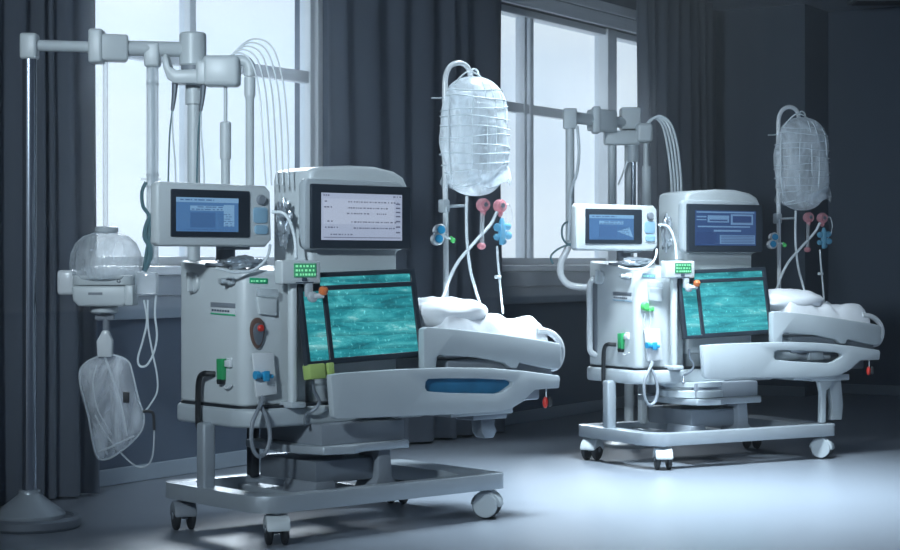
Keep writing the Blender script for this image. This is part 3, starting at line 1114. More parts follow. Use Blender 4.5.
    m.ball((1.055, .205, .893), .215, .185, .066, pf, 40, 24)
    o = m.build('pillow', 'sheet', angle=80)
    tag(o, f'soft white pillow on {tone} bed, behind the teal screen', 'pillow')

    # ---------------- pole with hook, bag and its lines
    vi = .412
    ip = thing('drip_pole', f'slim white pole with a hooked top, clamped behind {tone} mattress', 'drip pole', (1.3, vi, .64))

    def K(px, py, v=vi):
        p = F(px, py, v)
        return (p[0] - (.085 if far else 0), p[1], p[2])
    m = MB()
    z = K(446, 300)
    m.tube([(z[0], vi, .66), (z[0], vi, .9), K(446, 250), K(445.5, 200), K(445, 140), K(445, 95), K(445.5, 78), K(449, 68), K(455, 63.5), K(462, 63.5), K(468, 68), K(470.5, 76), K(470.5, 84)], .0125, 12)
    po = m.build('pole', 'white_gloss', ip)
    MB().box(z[0] - .04, z[0] + .04, vi - .02, vi + .035, .66, .76, .01).build('clamp', 'mid_grey', ip)
    m = MB()
    a = K(444, 206)
    m.box(a[0] - .018, a[0] + .018, vi - .022, vi + .022, a[2] - .03, a[2] + .03, .006)
    m.tube([K(446, 206.5), K(457, 206), K(467, 205.5)], .007, 8)
    m.build('bracket', 'panel_grey', ip)
    m = MB()
    m.tube([K(432, 98), K(440, 98), K(447, 97)], .004, 8)
    m.build('side_peg', 'panel_grey', ip)

    bg = thing('drip_bag', f'large clear drip bag wrapped in thin cord, on the hooked pole of {tone} bed', 'drip bag', K(472, 197))
    c0, c1 = K(472, 77), K(472, 196)
    cz, cu = (c0[2] + c1[2]) / 2, c0[0]
    hz = (c0[2] - c1[2]) / 2
    rx = (K(504, 130)[0] - K(439, 130)[0]) / 2
    cu = (K(504, 130)[0] + K(439, 130)[0]) / 2
    rx *= .94
    ry = .105
    vb_ = vi - .02

    def prof(h):                                  # half width at height h in [-1, 1]
        return (1 - abs(h) ** 3.2) ** .42

    def cap(p):
        th = math.atan2(p.y, p.x)
        h = p.z
        r = prof(max(-1, min(1, h)))
        k = 1 + .03 * math.sin(5 * th + 7 * h) + .05 * noise.noise(Vector((math.cos(th) * 2, math.sin(th) * 2, h * 3 + far)))
        return Vector((math.cos(th) * r * k, math.sin(th) * r * k, h))
    m = MB()
    m.ball((cu, vb_, cz), rx, ry, hz, cap, 40, 34)
    bo = m.build('film', 'bag', bg, angle=80)
    cords = [-.80, -.72, -.60, -.46, -.30, -.16, 0, .14, .30, .46, .62, .76]
    for i, h in enumerate(cords):
        m = MB()
        tilt = .05 * math.sin(i * 2.3) + (.07 if h < -.5 else .01)
        P = []
        for j in range(36):
            th = 2 * math.pi * j / 36
            hh = h + tilt * math.cos(th) + .012 * math.sin(3 * th + i)
            r = prof(max(-.97, min(.97, hh))) * 1.035
            P.append((cu + rx * r * math.cos(th), vb_ + ry * r * math.sin(th), cz + hz * hh))
        m.tube(P, .0027, 6, False, closed=True)
        m.build('cord', 'tube', bo)
    m = MB()
    for f_ in (-.5, -.08, .22, .62):
        P = []
        for j in range(15):
            h = -.9 + 1.8 * j / 14
            r = prof(h)
            uu_ = cu + rx * f_ * r * (1 + .04 * math.sin(3 * h + f_ * 9))
            P.append((uu_, vb_ - ry * r * math.sqrt(max(0, 1 - f_ * f_)) * 1.0, cz + hz * h))
        m.tube(P, .003, 6, False)
    m.build('inner_line', 'tube', bo)
    m = MB()
    m.box(cu - rx * .62, cu - rx * .05, vb_ - .03, vb_ + .03, cz - hz * .55, cz + hz * .72, .03, 3)
    m.build('inner_pouch', 'bag', bo)
    m = MB()
    m.tube([K(470.5, 78), K(471, 72), K(474, 69), K(478, 72), K(479, 80)], .005, 8)
    m.tube([(cu - rx * .93, vb_ - .02, cz + hz * .62), (cu - rx * 1.04, vb_ - .04, cz + hz * .3), (cu - rx * 1.03, vb_ - .04, cz - hz * .3), (cu - rx * .9, vb_ - .03, cz - hz * .75)], .004, 8)
    m.tube([(cu - rx * .8, vb_, cz + hz * .76), (cu - rx * .35, vb_ - .03, cz + hz * 1.06), (cu + rx * .4, vb_, cz + hz * .92), (cu + rx * .9, vb_, cz + hz * .6), (cu + rx * 1.03, vb_, cz - hz * .2)], .004, 8)
    m.build('carry_loop', 'tube', bg)
    m = MB()
    P0 = smooth_path([(cu + rx * 1.04 * math.cos(math.radians(q)), vb_ + ry * 1.05 * math.sin(math.radians(q)), cz - hz * (.62 + .20 * math.sin(math.radians(q * .5 + 60)))) for q in range(175, 370, 30)], 6)
    m.grid(lambda a, c_: tuple(P0[int(round(a * 36))] + Vector((0, .012 * math.sin(9 * a + 5 * c_), -.09 * c_ * (.6 + .4 * a) + .012 * math.sin(21 * a)))), 36, 6)
    m.build('folded_hem', 'clear_film', bg, angle=80)

    grp = f'fittings below the drip bag of {tone} bed'
    vk = vi - .05

    def clampt(px, py, label):
        c_ = K(px, py, vk)
        o = thing('roller_clamp', label, 'clamp', (c_[0], vk, c_[2] - .035))
        m = MB()
        m.lathe([(.012, -.02), (.026, -.02), (.031, -.010), (.031, .010), (.026, .02), (.012, .02)], (c_[0], vk, c_[2]), (0, -1, 0), 24)
        m.ball((c_[0], vk, c_[2] - .03), .014, .014, .022)
        m.build('shell', 'pink', o)
        m = MB()
        m.lathe([(0, -.012), (.011, -.012), (.011, .024), (0, .024)], (c_[0], vk, c_[2] + .002), (0, -1, 0), 16)
        m.build('roller', 'dull_metal', o)
        return o
    clampt(483, 205, f'rose roller clamp with a rod below it, under the drip bag of {tone} bed')
    clampt(500, 206, f'rose roller clamp above the blue butterfly tap, under the bag of {tone} bed')
    m = MB()
    m.tube([K(482.5, 210, vk), K(482, 228, vk), K(482, 243, vk)], .010, 10)
    q = m.build('drip_rod', 'clear')
    tag(q, f'clear rod with rose end knob hanging below the bag of {tone} bed', 'rod')
    c_ = K(481.5, 246, vk)
    MB().ball((c_[0], vk, c_[2]), .022, .018, .016).build('end_knob', 'pink', q)
    # blue butterfly tap
    c_ = K(502, 232, vk)
    o = thing('butterfly_tap', f'translucent blue butterfly tap hanging under the drip bag of {tone} bed', 'tap', (c_[0], vk, c_[2] - .06))
    m = MB()
    m.lathe([(0, -.06), (.012, -.06), (.015, -.03), (.018, 0), (.015, .04), (.008, .065), (0, .065)], (c_[0], vk, c_[2]), n=16)
    m.build('barrel', 'aqua', o)
    for i, (dx, dz, r) in enumerate(((-.030, .022, .024), (.030, .026, .022), (-.033, -.024, .020), (.034, -.016, .024), (.012, -.045, .016))):
        m = MB()
        m.ball((c_[0] + dx, vk - .006 * (i % 2), c_[2] + dz), r, .009, r * .8, None, 18, 10)
        m.build('wing', 'aqua', o)
    m = MB()
    m.tube([(c_[0] + dx, vk + .004, c_[2] + dz) for dx, dz in ((.0, .10), (.045, .13), (.068, .09), (.06, .03), (.03, .0))], .0022, 6)
    m.build('finger_ring', 'tube', o)
    # white and blue stopcock with a green cap
    c_ = K(439, 234, vk)
    o = thing('stopcock', f'white stopcock with blue ports and green cap, beside drip pole of {tone} bed', 'stopcock', (c_[0], vk, c_[2] - .05))
    for dx, dz, mm in ((.002, .017, 'blue'), (-.012, -.024, 'blue')):
        m = MB()
        m.lathe([(.016, -.02), (.024, -.02), (.028, -.014), (.028, .018), (.022, .024), (.016, .02)], (c_[0] + dx, vk, c_[2] + dz), (-.35, -1, .1), 22)
        s_ = m.build('port', 'white_gloss', o)
        m = MB()
        m.lathe([(0, .01), (.0185, .01), (.0185, .0275), (0, .0275)], (c_[0] + dx, vk, c_[2] + dz), (-.35, -1, .1), 18)
        m.build('port_face', mm, s_)
    m = MB()
    g_ = K(452, 239, vk)
    m.tube([(c_[0] + .015, vk, c_[2] + .01), (c_[0] + .035, vk, c_[2] - .01), (g_[0], vk, g_[2])], .005, 8)
    m.build('stem', 'tube', o)
    m = MB()
    m.lathe([(0, 0), (.010, 0), (.013, .01), (.006, .03), (0, .032)], (g_[0] + .012, vk, g_[2] - .012), (-.6, 0, .6), 14)
    m.build('green_cap', 'lime', o)
    m = MB()
    m.tube([K(467, 196, vk), K(466.5, 215, vk), K(467, 240, vk), K(470, 268, vk), K(475, 288, vk), K(479, 301, vk - .1), K(481, 306, vk - .16)], .007, 8)
    tag(m.build('drip_line', 'tube'), f'white line running straight down from the drip bag onto {tone} bed', 'drip line')
    m = MB()
    m.tube([K(497, 212, vk), K(490, 225, vk), K(474, 243, vk), K(458, 262, vk), K(449, 280, vk), K(444, 295, vk - .05), K(440, 301, vk - .12)], .008, 8)
    tag(m.build('drip_line', 'tube'), f'white line sweeping from the clamp down to the pillow of {tone} bed', 'drip line')
    m = MB()
    m.tube([K(497, 246, vk), K(498, 262, vk), K(500.5, 290, vk), K(502, 305, vk - .06), K(503, 313, vk - .12)], .0055, 8)
    ln = m.build('drip_line', 'tube')
    tag(ln, f'thin line hanging from the blue tap to the sheet of {tone} bed', 'drip line')
    c_ = K(497.5, 277, vk)
    m = MB()
    m.box(c_[0] - .012, c_[0] + .018, vk - .01, vk + .01, c_[2] - .008, c_[2] + .008, .003)
    m.build('joint', 'tube', ln)
    m = MB()
    m.tube([K(446, 207, vk + .03), K(447, 222, vk), K(444, 232, vk), K(441, 229, vk)], .004, 8)
    tag(m.build('drip_line', 'tube'), f'short line from pole bracket to the white stopcock of {tone} bed', 'drip line')


station(M1, 0)
station(M2, 1)
bed(M1, 0)
bed(M2, 1)

# ------------------------------------------------------------------ left stand: two poles and an overhead arm
FR[0] = WORLD
PX, PY = at(29.5, 0, 7.60)[0], 7.60
HX, HY_ = at(191, 0, 7.76)[0], 7.76
ZA = 2.035


def arm_pt(px, dz=0.0):
    t_ = (px - 29.5) / (191 - 29.5)
    Y = PY + (HY_ - PY) * t_
    return Vector((at(px, 0, Y)[0], Y, ZA + dz))


st = thing('overhead_stand', 'steel pole stand with round base and an overhead arm, at far left', 'stand', (PX, PY, 0))
m = MB()
m.lathe([(0, .0), (.195, .0), (.205, .012), (.205, .04), (.195, .05), (.175, .05), (.172, .036), (0, .036)], (PX + .01, PY, 0), n=56)
bs = m.build('base', 'dull_metal', st)
m = MB()
m.lathe([(.150, .036), (.150, .058), (.135, .072), (.05, .138), (.045, .146), (.045, .158), (0, .158)], (PX, PY, 0), n=48)
m.build('base_cone', 'frame_grey', bs)
MB().lathe([(.0295, .15), (.0295, 2.06)], (PX, PY, 0), n=28).build('pole', 'steel', st)
m = MB()
m.box(PX - .036, PX + .036, PY - .036, PY + .036, 1.975, 2.085, .012, 3)
m.build('pole_cap', 'white', st)


def along(a, b, hw, z0, z1, bev, mb):
    """a box along the arm between two pixels' points"""
    d = (b - a)
    L = d.length
    M = Matrix.Translation((a + b) / 2) @ Matrix.Rotation(math.atan2(d.y, d.x), 4, 'Z')
    mb.box(-L / 2, L / 2, -hw, hw, z0, z1, bev, 3, M=M)
    return mb


m = MB()
m.tube([arm_pt(34), arm_pt(186)], .024, 18, False)
m.build('arm', 'white', st)
m = MB()
along(arm_pt(92), arm_pt(128), .045, -.06, .055, .014, m)
m.box(*[q for p_ in zip((arm_pt(97) - Vector((.03, .05, .07))), (arm_pt(97) + Vector((.03, .05, .075)))) for q in p_], .012, 3)
m.build('sleeve', 'white', st)
m = MB()
m.tube([arm_pt(128), arm_pt(182)], .033, 18, False)
a = arm_pt(152.5)
m.box(a.x - .033, a.x + .033, a.y - .035, a.y + .035, 1.955, 2.06, .012, 3)
m.build('arm_collar', 'white', st)
m = MB()
m.lathe([(0, 1.965), (.052, 1.965), (.058, 1.972), (.058, 2.10), (.05, 2.108), (0, 2.108)], (HX + .008, HY_, 0), n=36)
m.build('hub', 'white', st)
m = MB()
m.lathe([(.05, 1.935), (.05, 1.965)], (HX + .008, HY_, 0), n=30)
m.build('hub_plate', 'mid_grey', st)
m = MB()
m.lathe([(.0, .60), (.027, .60), (.027, 1.80), (.036, 1.80), (.036, 1.94), (0, 1.94)], (HX + .012, HY_, 0), n=28)
so = m.build('second_pole', 'white', st)
FR[0] = M1
pu, pv = Vector((HX + .012 - M1.x, HY_ - M1.y)).dot(Vector((M1.c, M1.s))), Vector((HX + .012 - M1.x, HY_ - M1.y)).dot(Vector((-M1.s, M1.c)))
MB().box(pu - .04, pu + .04, .664, pv + .035, .68, .76, .01).build('clamp', 'dull_metal', so)
MB().box(pu - .04, pu + .04, .664, pv + .035, .95, 1.03, .01).build('clamp', 'dull_metal', so)
FR[0] = WORLD


def hook_tray(px0, px1, y, z, mb):
    """cradle: a shallow tray with an upturned lip on its left end"""
    x0, x1 = at(px0, 0, y)[0], at(px1, 0, y)[0]
    mb.prism([(x0, z + .065), (x0 + .01, z + .085), (x0 + .02, z + .078), (x0 + .035, z + .025), (x0 + .06, z + .012), (x1, z + .02), (x1, z - .045), (x0 + .05, z - .045), (x0 + .02, z - .025), (x0 + .004, z + .02)],
             y - .05, y + .05, 'v', .008)
    return mb


yb = 7.70
zb = 1.925
hook_tray(164, 218, yb, zb, MB()).build('cradle', 'white', st)
m = MB()
x0, x1 = at(204, 0, yb)[0], at(240, 0, yb)[0]
m.box(x0, x1, yb - .06, yb + .06, zb - .055, zb + .075, .02, 3)
m.box(x0 - .03, x0 + .05, yb - .055, yb + .055, zb - .05, zb + .055, .015, 3)
m.build('valve_block', 'white', st)
m = MB()
m.tube([(x1 - .02, yb, zb + .055), (x1 + .018, yb, zb + .055), (x1 + .04, yb, zb + .035), (x1 + .042, yb, zb - .01)], .024, 14)
m.lathe([(.024, 0), (.024, .08), (0, .08)], (x1 + .042, yb, zb - .095), n=18)
m.lathe([(.018, -.48), (.018, -.02), (.024, 0)], (x1 + .042, yb, zb - .09), n=16)
m.build('elbow_pipe', 'white', st)
xr = at(225.5, 0, yb)[0]
m = MB()
m.lathe([(.008, -.16), (.008, 0)], (xr, yb, zb - .045), n=12)
m.lathe([(.024, -.32), (.024, -.165), (.018, -.16), (0, -.16)], (xr, yb, zb - .045), n=20)
m.lathe([(.019, -.55), (.019, -.32)], (xr, yb, zb - .045), n=18)
m.build('plunger', 'white', st)
for i, px in enumerate((175, 203.5)):
    x = at(px, 0, yb - .02)[0]
    m = MB()
    m.tube([(x, yb - .02, zb - .04), (x - .004, yb - .02, zb - .10), (x - .012, yb - .02, zb - .16)], lambda t_: .014 - .007 * t_, 10)
    o = m.build('clip_lead', 'dull_metal')
    tag(o, f'grey clip lead hanging from the {"left" if i == 0 else "right"} end of the overhead cradle', 'lead')
    for k_ in (0, 1):
        m = MB()
        m.tube([(x - .01, yb - .02, zb - .15), (x - .022 + .012 * k_, yb - .02, zb - .25), (x - .028 + .03 * k_, yb - .02, zb - .42), (x - .03 + .03 * k_, yb - .03, zb - .62)], .004, 6)
        m.build('strand', 'teal_hose' if k_ == 0 else 'tube', o)

# thin lines arching from the valve block over to the tall column
R = random.Random(4)
names = ['lowest', 'second lowest', 'middle', 'second highest', 'highest']
for i in range(5):
    e = 262 + i * 7
    top = 60 - i * 4.0
    P = [at(224 + i * 1.5, 66, yb), at(230 + i * 1.5, 56 - i * 1.2, yb - .01), at(241 + i * 3, top - 7 + i * .5, yb - .02 - .01 * i), at(252 + i * 5, top + 3, yb - .03 - .015 * i), at(259 + i * 6, 90 - i * 2, yb - .05 - .02 * i),
         at(262 + i * 6.3, 125, yb - .07 - .02 * i), at(264.5 + i * 6.0, 165, yb - .1 - .02 * i), at(266 + i * 5.6, 185, yb - .12 - .02 * i)]
    m = MB()
    m.tube(P, .0036, 8)
    tag(m.build('arched_line', 'tube'), f'thin white line arching from the left overhead block, {names[i]} of five', 'line', 'lines arching from the left overhead block')

# clear drop tube on the arm
a = arm_pt(152.5)
dt = thing('drop_tube', 'clear rigid tube hanging from the overhead arm beside the left monitor', 'tube', (a.x, a.y, 1.08))
m = MB()
m.lathe([(.024, -.85), (.026, -.845), (.026, 0), (.022, 0), (.022, -.845)], (a.x, a.y, 1.96), n=22)
m.build('sleeve', 'clear', dt)
m = MB()
m.tube([(a.x, a.y, 1.95), (a.x + .004, a.y, 1.6), (a.x, a.y, 1.13)], .008, 8)
m.build('inner_tube', 'tube', dt)
m = MB()
for zz in (1.88, 1.49, 1.44):
    m.lathe([(.010, 0), (.028, 0), (.028, .008), (.010, .008)], (a.x, a.y, zz), n=20)
m.box(a.x - .05, a.x + .035, a.y - .006, a.y + .006, 1.472, 1.480)
m.build('ring', 'clear', dt)
Yc = a.y - .02
m = MB()
m.tube([at(146, 182, Yc), at(142, 192, Yc), at(143, 206, Yc), at(149, 216, Yc), at(150, 232, Yc), at(147, 250, Yc), at(144, 270, Yc)], .008, 8)
tag(m.build('side_hose', 'teal_hose'), 'thin dark hose snaking down left of the near monitor, outermost', 'hose')
m = MB()
m.tube([at(155, 212, Yc), at(148, 222, Yc), at(145, 236, Yc), at(150, 247, Yc), at(150, 258, Yc), at(144, 271, Yc)], .012, 8)
tag(m.build('side_hose', 'teal_hose'), 'thicker dark hose bulging beside the left edge of the near monitor', 'hose')

# ------------------------------------------------------------------ hanging suction unit
c = arm_pt(105.5)
Ys = c.y


def A(px, py, dy=0.0):
    return at(px, py, Ys + dy)


UX = A(106, 0)[0]
su = thing('suction_unit', 'domed clear suction canister on a white tray, hanging left of the machines', 'suction unit', (UX, Ys, A(0, 308)[2]))
m = MB()
m.tube([A(105.5, 60), A(105.5, 150), A(105.5, 234)], .011, 12, False)
m.build('hanger_rod', 'clear', su)
m = MB()
m.lathe([(0, 0), (.045, 0), (.05, .006), (.05, .022), (.04, .028), (0, .028)], (UX + .002, Ys, A(0, 233)[2]), n=30)
m.build('dome_cap', 'panel_grey', su)
hd = A(0, 233)[2] - A(0, 279)[2]
zd = A(0, 279)[2]
R0 = .152
prof_ = [(R0 * .90, 0), (R0 * .97, hd * .12), (R0, hd * .32), (R0 * .97, hd * .55), (R0 * .84, hd * .78), (R0 * .62, hd * .93), (R0 * .36, hd * 1.0), (.04, hd * 1.02)]
t_ = bmesh.new()
m = MB()
m.lathe(prof_, (UX, Ys, zd), n=64)
for vtx in m.bm.verts:
    th = math.atan2(vtx.co.y - Ys, vtx.co.x - UX)
    k_ = 1 + .012 * math.sin(18 * th + 2 * math.sin(3 * th))
    vtx.co.x, vtx.co.y = UX + (vtx.co.x - UX) * k_, Ys + (vtx.co.y - Ys) * k_
do = m.build('dome', 'dome', su, angle=80)
m = MB()
m.lathe([(0, .0), (.125, .0), (.128, .02), (.10, .045), (.05, .06), (0, .062)], (UX, Ys, zd - .004), n=36)
for vtx in m.bm.verts:
    vtx.co.z += .012 * noise.noise(Vector((vtx.co.x * 30, vtx.co.y * 30, 0)))
m.build('liner', 'clear_film', do)
m = MB()
x0, x1 = A(76, 0)[0], A(136, 0)[0]
m.prism(rrect(x0, x1, Ys - .11, Ys + .11, .05), A(0, 285)[2], A(0, 275)[2], 'z', .006)
to = m.build('tray_rim', 'white', su)
m = MB()
gx, gz = A(123.5, 0)[0], A(0, 280.7)[2]
m.tube([(gx + .007 * math.cos(math.radians(q)), Ys - .111, gz + .007 * math.sin(math.radians(q))) for q in range(45, 361, 15)] + [(gx, Ys - .111, gz)], .0016, 6, False)
m.build('rim_mark', 'ink', to)
m = MB()
pol = [(x0 + .0, A(0, 285)[2]), (x1 - .02, A(0, 285)[2]), (x1 - .02, A(0, 302)[2]), (x1 - .04, A(0, 306)[2]), (x0 + .03, A(0, 306)[2]), (x0 + .005, A(0, 300)[2])]
m.prism(pol, Ys - .10, Ys + .10, 'v', .014, 3)
tb = m.build('tray_body', 'white', su)
MB().box(A(93, 0)[0], A(107, 0)[0], Ys - .102, Ys - .098, A(0, 294.5)[2], A(0, 292)[2]).build('tray_slot', 'mid_grey', tb)
m = MB()
m.box(A(59.5, 0)[0], A(76.5, 0)[0], Ys - .06, Ys + .06, A(0, 295)[2], A(0, 270)[2], .016, 3)
m.build('side_clip', 'white_gloss', su)
m = MB()
m.box(A(129, 0)[0], A(137, 0)[0], Ys - .10, Ys + .04, A(0, 305)[2], A(0, 285)[2], .006)
m.build('bracket', 'white', su)
m = MB()
m.box(A(137, 0)[0], A(158, 0)[0], Ys - .05, Ys + .03, A(0, 294)[2], A(0, 272)[2], .008)
m.build('clear_block', 'clear', su)
m = MB()
m.lathe([(.052, 0), (.06, .006), (.06, .025), (.05, .03)], (A(104, 0)[0], Ys, A(0, 313)[2]), n=28)
m.build('outlet', 'white', su)

bg = thing('drainage_bag', 'slack clear drainage bag hanging below the domed suction canister', 'bag', A(112, 462))
m = MB()
bx = A(106, 0)[0]
m.lathe([(.014, 0), (.014, .09), (.02, .09), (.02, .11), (.008, .112)], (bx, Ys, A(0, 336)[2]), n=18)
m.box(bx - .045, bx + .035, Ys - .012, Ys + .012, A(0, 320)[2], A(0, 314.5)[2], .004)
m.build('coupling', 'mid_grey', bg)
m = MB()
m.prism([(A(x, 0)[0], A(0, y)[2]) for x, y in ((98, 357), (97, 341), (101, 334), (103, 330), (109, 330), (110, 334), (113, 340), (112.5, 357))], Ys - .022, Ys + .022, 'v', .008)
m.build('valve', 'white_gloss', bg)
outl = [(100, 356), (113, 355), (128, 361), (133, 375), (139, 400), (144, 416), (142, 430), (132, 442), (120, 452), (108, 459), (98, 458), (93, 444), (89, 420), (84, 400), (80, 385), (80, 370), (88, 361)]
cx_, cy_ = 111, 408
m = MB()
n_ = len(outl) * 4
ol = [Vector((x, y, 0)) for x, y in outl]
lp = smooth_path(ol + [ol[0]], 4)[:-1]
t_ = bmesh.new()
NR = 9
for sgn in (-1, 1):
    rings = []
    for i in range(NR + 1):
        f_ = i / NR
        ring_ = []
        for q in lp:
            x, y = cx_ + (q.x - cx_) * f_, cy_ + (q.y - cy_) * f_
            p_ = A(x, y)
            th = .045 * math.sqrt(max(0, 1 - f_ ** 2)) * (.6 + .5 * (y - 350) / 110)
            th += .007 * noise.noise(Vector((x * .06, y * .05, sgn * 3))) * (1 - f_)
            ring_.append(t_.verts.new((p_[0], Ys + sgn * th, p_[2])))
        rings.append(ring_)
    for i in range(1, NR):
        for j in range(len(lp)):
            q = (rings[i][j], rings[i][(j + 1) % len(lp)], rings[i + 1][(j + 1) % len(lp)], rings[i + 1][j])
            t_.faces.new(q)
    t_.faces.new(rings[1])
bmesh.ops.remove_doubles(t_, verts=t_.verts[:], dist=.0006)
loose = [v_ for v_ in t_.verts if not v_.link_faces]
bmesh.ops.delete(t_, geom=loose, context='VERTS')
bmesh.ops.recalc_face_normals(t_, faces=t_.faces[:])
m._take(t_)
bo = m.build('film', 'clear_film', bg, angle=80)
m = MB()
m.tube([(A(q.x, q.y)[0], Ys, A(q.x, q.y)[2]) for q in lp], .004, 8, False, closed=True)
m.build('seam', 'clear', bo)
m = MB()
m.tube([A(105, 357, -.02), A(115, 385, -.03), A(122, 410, -.035), A(127, 436, -.03)], .005, 8)
m.tube([A(96, 365, -.02), A(93, 385, -.03), A(98, 410, -.035), A(112, 435, -.03)], .003, 8)
m.tube([A(99, 452, -.03), A(115, 445, -.04), A(134, 436, -.03)], .004, 8)
m.build('crease_tube', 'clear', bo)
MB().box(A(125, 0)[0], A(131, 0)[0], Ys - .05, Ys - .04, A(0, 402)[2], A(0, 391)[2], .002).build('port_mark', 'rubber', bo)

m = MB()
m.tube([A(144, 300), A(147, 320), A(143, 340), A(138, 358), A(140, 366), A(147, 365), A(154, 352), A(157, 335), A(155, 315), A(156, 295)], .0048, 8)
tag(m.build('loop_tube', 'tube'), 'white tube hanging in a loop below the clear block of the suction unit', 'tube')
m = MB()
m.tube([A(148, 300), A(148, 325), A(152, 350), A(157, 375), A(157, 392), A(150, 405), A(146, 410)], .004, 8)
tag(m.build('loop_tube', 'tube'), 'thin line curving down to the black clip right of the drainage bag', 'tube')
m = MB()
m.tube([A(142, 411), A(149, 411), A(153.5, 415), A(154, 440), A(152, 458), A(146, 466), A(136, 466), A(124, 456), A(108, 437), A(95, 415)], .004, 8)
o = m.build('loop_tube', 'clear')
tag(o, 'thin clear line looping under the drainage bag near the floor', 'tube')
MB().tube([A(143, 411.5, -.004), A(150, 411.5, -.004), A(153.5, 415, -.004), A(154.2, 430, -.004)], .0065, 8).build('clip', 'rubber', o)

# ------------------------------------------------------------------ right stand behind the far machine
YA, YB = 10.55, 10.95
ax_, bx_ = at(570, 0, YA)[0], at(629, 0, YB)[0]
ZB = 1.965


def arm2(px):
    t_ = (px - 570) / 59.0
    Y = YA + (YB - YA) * t_
    return Vector((at(px, 0, Y)[0], Y, ZB))


st = thing('overhead_stand', 'pale pole stand with a short overhead arm, behind the far machine', 'stand', (bx_, YB, 0))
m = MB()
m.lathe([(.026, at(0, 246, YA)[2]), (.026, 1.93)], (ax_, YA, 0), n=24)
m.build('pole', 'white', st)
m = MB()
m.box(ax_ - .04, ax_ + .04, YA - .04, YA + .04, 1.90, 2.02, .012, 3)
m.build('pole_cap', 'white', st)
m = MB()
m.tube([arm2(573), arm2(622)], .033, 16, False)
m.build('arm', 'white', st)
m = MB()
along(arm2(593), arm2(611), .055, -.065, .065, .015, m)
m.box(arm2(595).x - .02, arm2(595).x + .03, arm2(595).y - .06, arm2(595).y + .06, 1.885, 2.045, .014, 3)
m.build('sleeve', 'white', st)
m = MB()
m.box(at(620, 0, YB)[0], at(640, 0, YB)[0], YB - .07, YB + .07, at(0, 130, YB)[2], at(0, 108, YB)[2], .012, 3)
m.build('hub', 'white', st)
m = MB()
m.lathe([(.15, 0), (.15, .02), (.05, .05), (.028, .06), (.028, 1.93)], (bx_, YB, 0), n=24)
m.build('second_pole', 'white', st)
y2 = YB - .08
m = MB()
m.box(at(604, 0, y2)[0], at(640, 0, y2)[0], y2 - .05, y2 + .05, at(0, 145, y2)[2], at(0, 131, y2)[2], .014, 3)
m.build('cradle', 'white', st)
m = MB()
m.box(at(635.5, 0, y2)[0], at(652, 0, y2)[0], y2 - .07, y2 + .07, at(0, 143, y2)[2], at(0, 123.5, y2)[2], .025, 4)
m.build('valve_block', 'white', st)
for px, y0, y1, r_, mm, nm in ((612, 136, 215, .022, 'white', 'tube_holder'), (646, 142, 168, .016, 'white', 'plunger'), (646.5, 166, 215, .028, 'white', 'plunger_sleeve'), (633, 140, 162, .035, 'panel_grey', 'nozzle'),
                               (633.5, 160, 215, .016, 'steel', 'thin_pipe')):
    MB().lathe([(r_, at(0, y1, y2)[2]), (r_, at(0, y0, y2)[2])], (at(px, 0, y2)[0], y2, 0), n=18).build(nm, mm, st)
names = ['nearest the monitor', 'second from the monitor', 'third from the monitor', 'outermost of four']
for i in range(4):
    P = [at(645, 128 + i * .5, y2 - .03), at(649 + i, 121 - i * .5, y2 - .03 - .01 * i), at(656 + i * 1.7, 118.5 - i * .8, y2 - .03 - .02 * i), at(663 + i * 2.6, 127 - i, y2 - .04 - .02 * i), at(668 + i * 3, 150 - 2 * i, y2 - .06 - .02 * i),
         at(671 + i * 3.2, 175, y2 - .10 - .02 * i), at(672 + i * 3.1, 194, y2 - .14 - .02 * i)]
    m = MB()
    m.tube(P, .0075, 8)
    tag(m.build('arched_line', 'tube'), f'white line arching from right overhead block to far column, {names[i]}', 'line', 'lines arching from the right overhead block')
m = MB()
Yd = 10.5
m.tube([at(577, 126, Yd), at(579, 150, Yd), at(577, 172, Yd), at(571, 192, Yd), at(570, 215, Yd), at(568, 240, Yd)], .009, 8)
tag(m.build('side_hose', 'tube'), 'pale hose hanging from the right overhead arm beside the far pole', 'hose')
m = MB()
m.tube([at(618, 185, y2), at(626, 165, y2), at(631, 150, y2)], .006, 6)
tag(m.build('side_hose', 'tube'), 'fine line crossing under the right overhead arm', 'hose')
m = MB()
Ye = YA
m.tube([at(570, 243, Ye), at(566, 252, Ye), at(561, 263, Ye), at(561, 275, Ye), at(568, 284, Ye), at(580, 287, Ye), at(600, 287, Ye)], .021, 12)
tag(m.build('curved_pipe', 'white_gloss'), 'thick white pipe bending into the left side of the far machine', 'pipe')
for i, (pts, lb_) in enumerate((([(577, 219), (564, 224), (562, 235), (566, 243), (574, 246)], 'small dark loop of wire left of the far monitor, upper'),
                                ([(576, 242), (560, 248), (551, 256), (553, 264)], 'thin wire trailing left below the far monitor'))):
    m = MB()
    m.tube([at(x, y, Ye - .03) for x, y in pts], .006, 8)
    tag(m.build('wire', 'teal_hose'), lb_, 'wire')

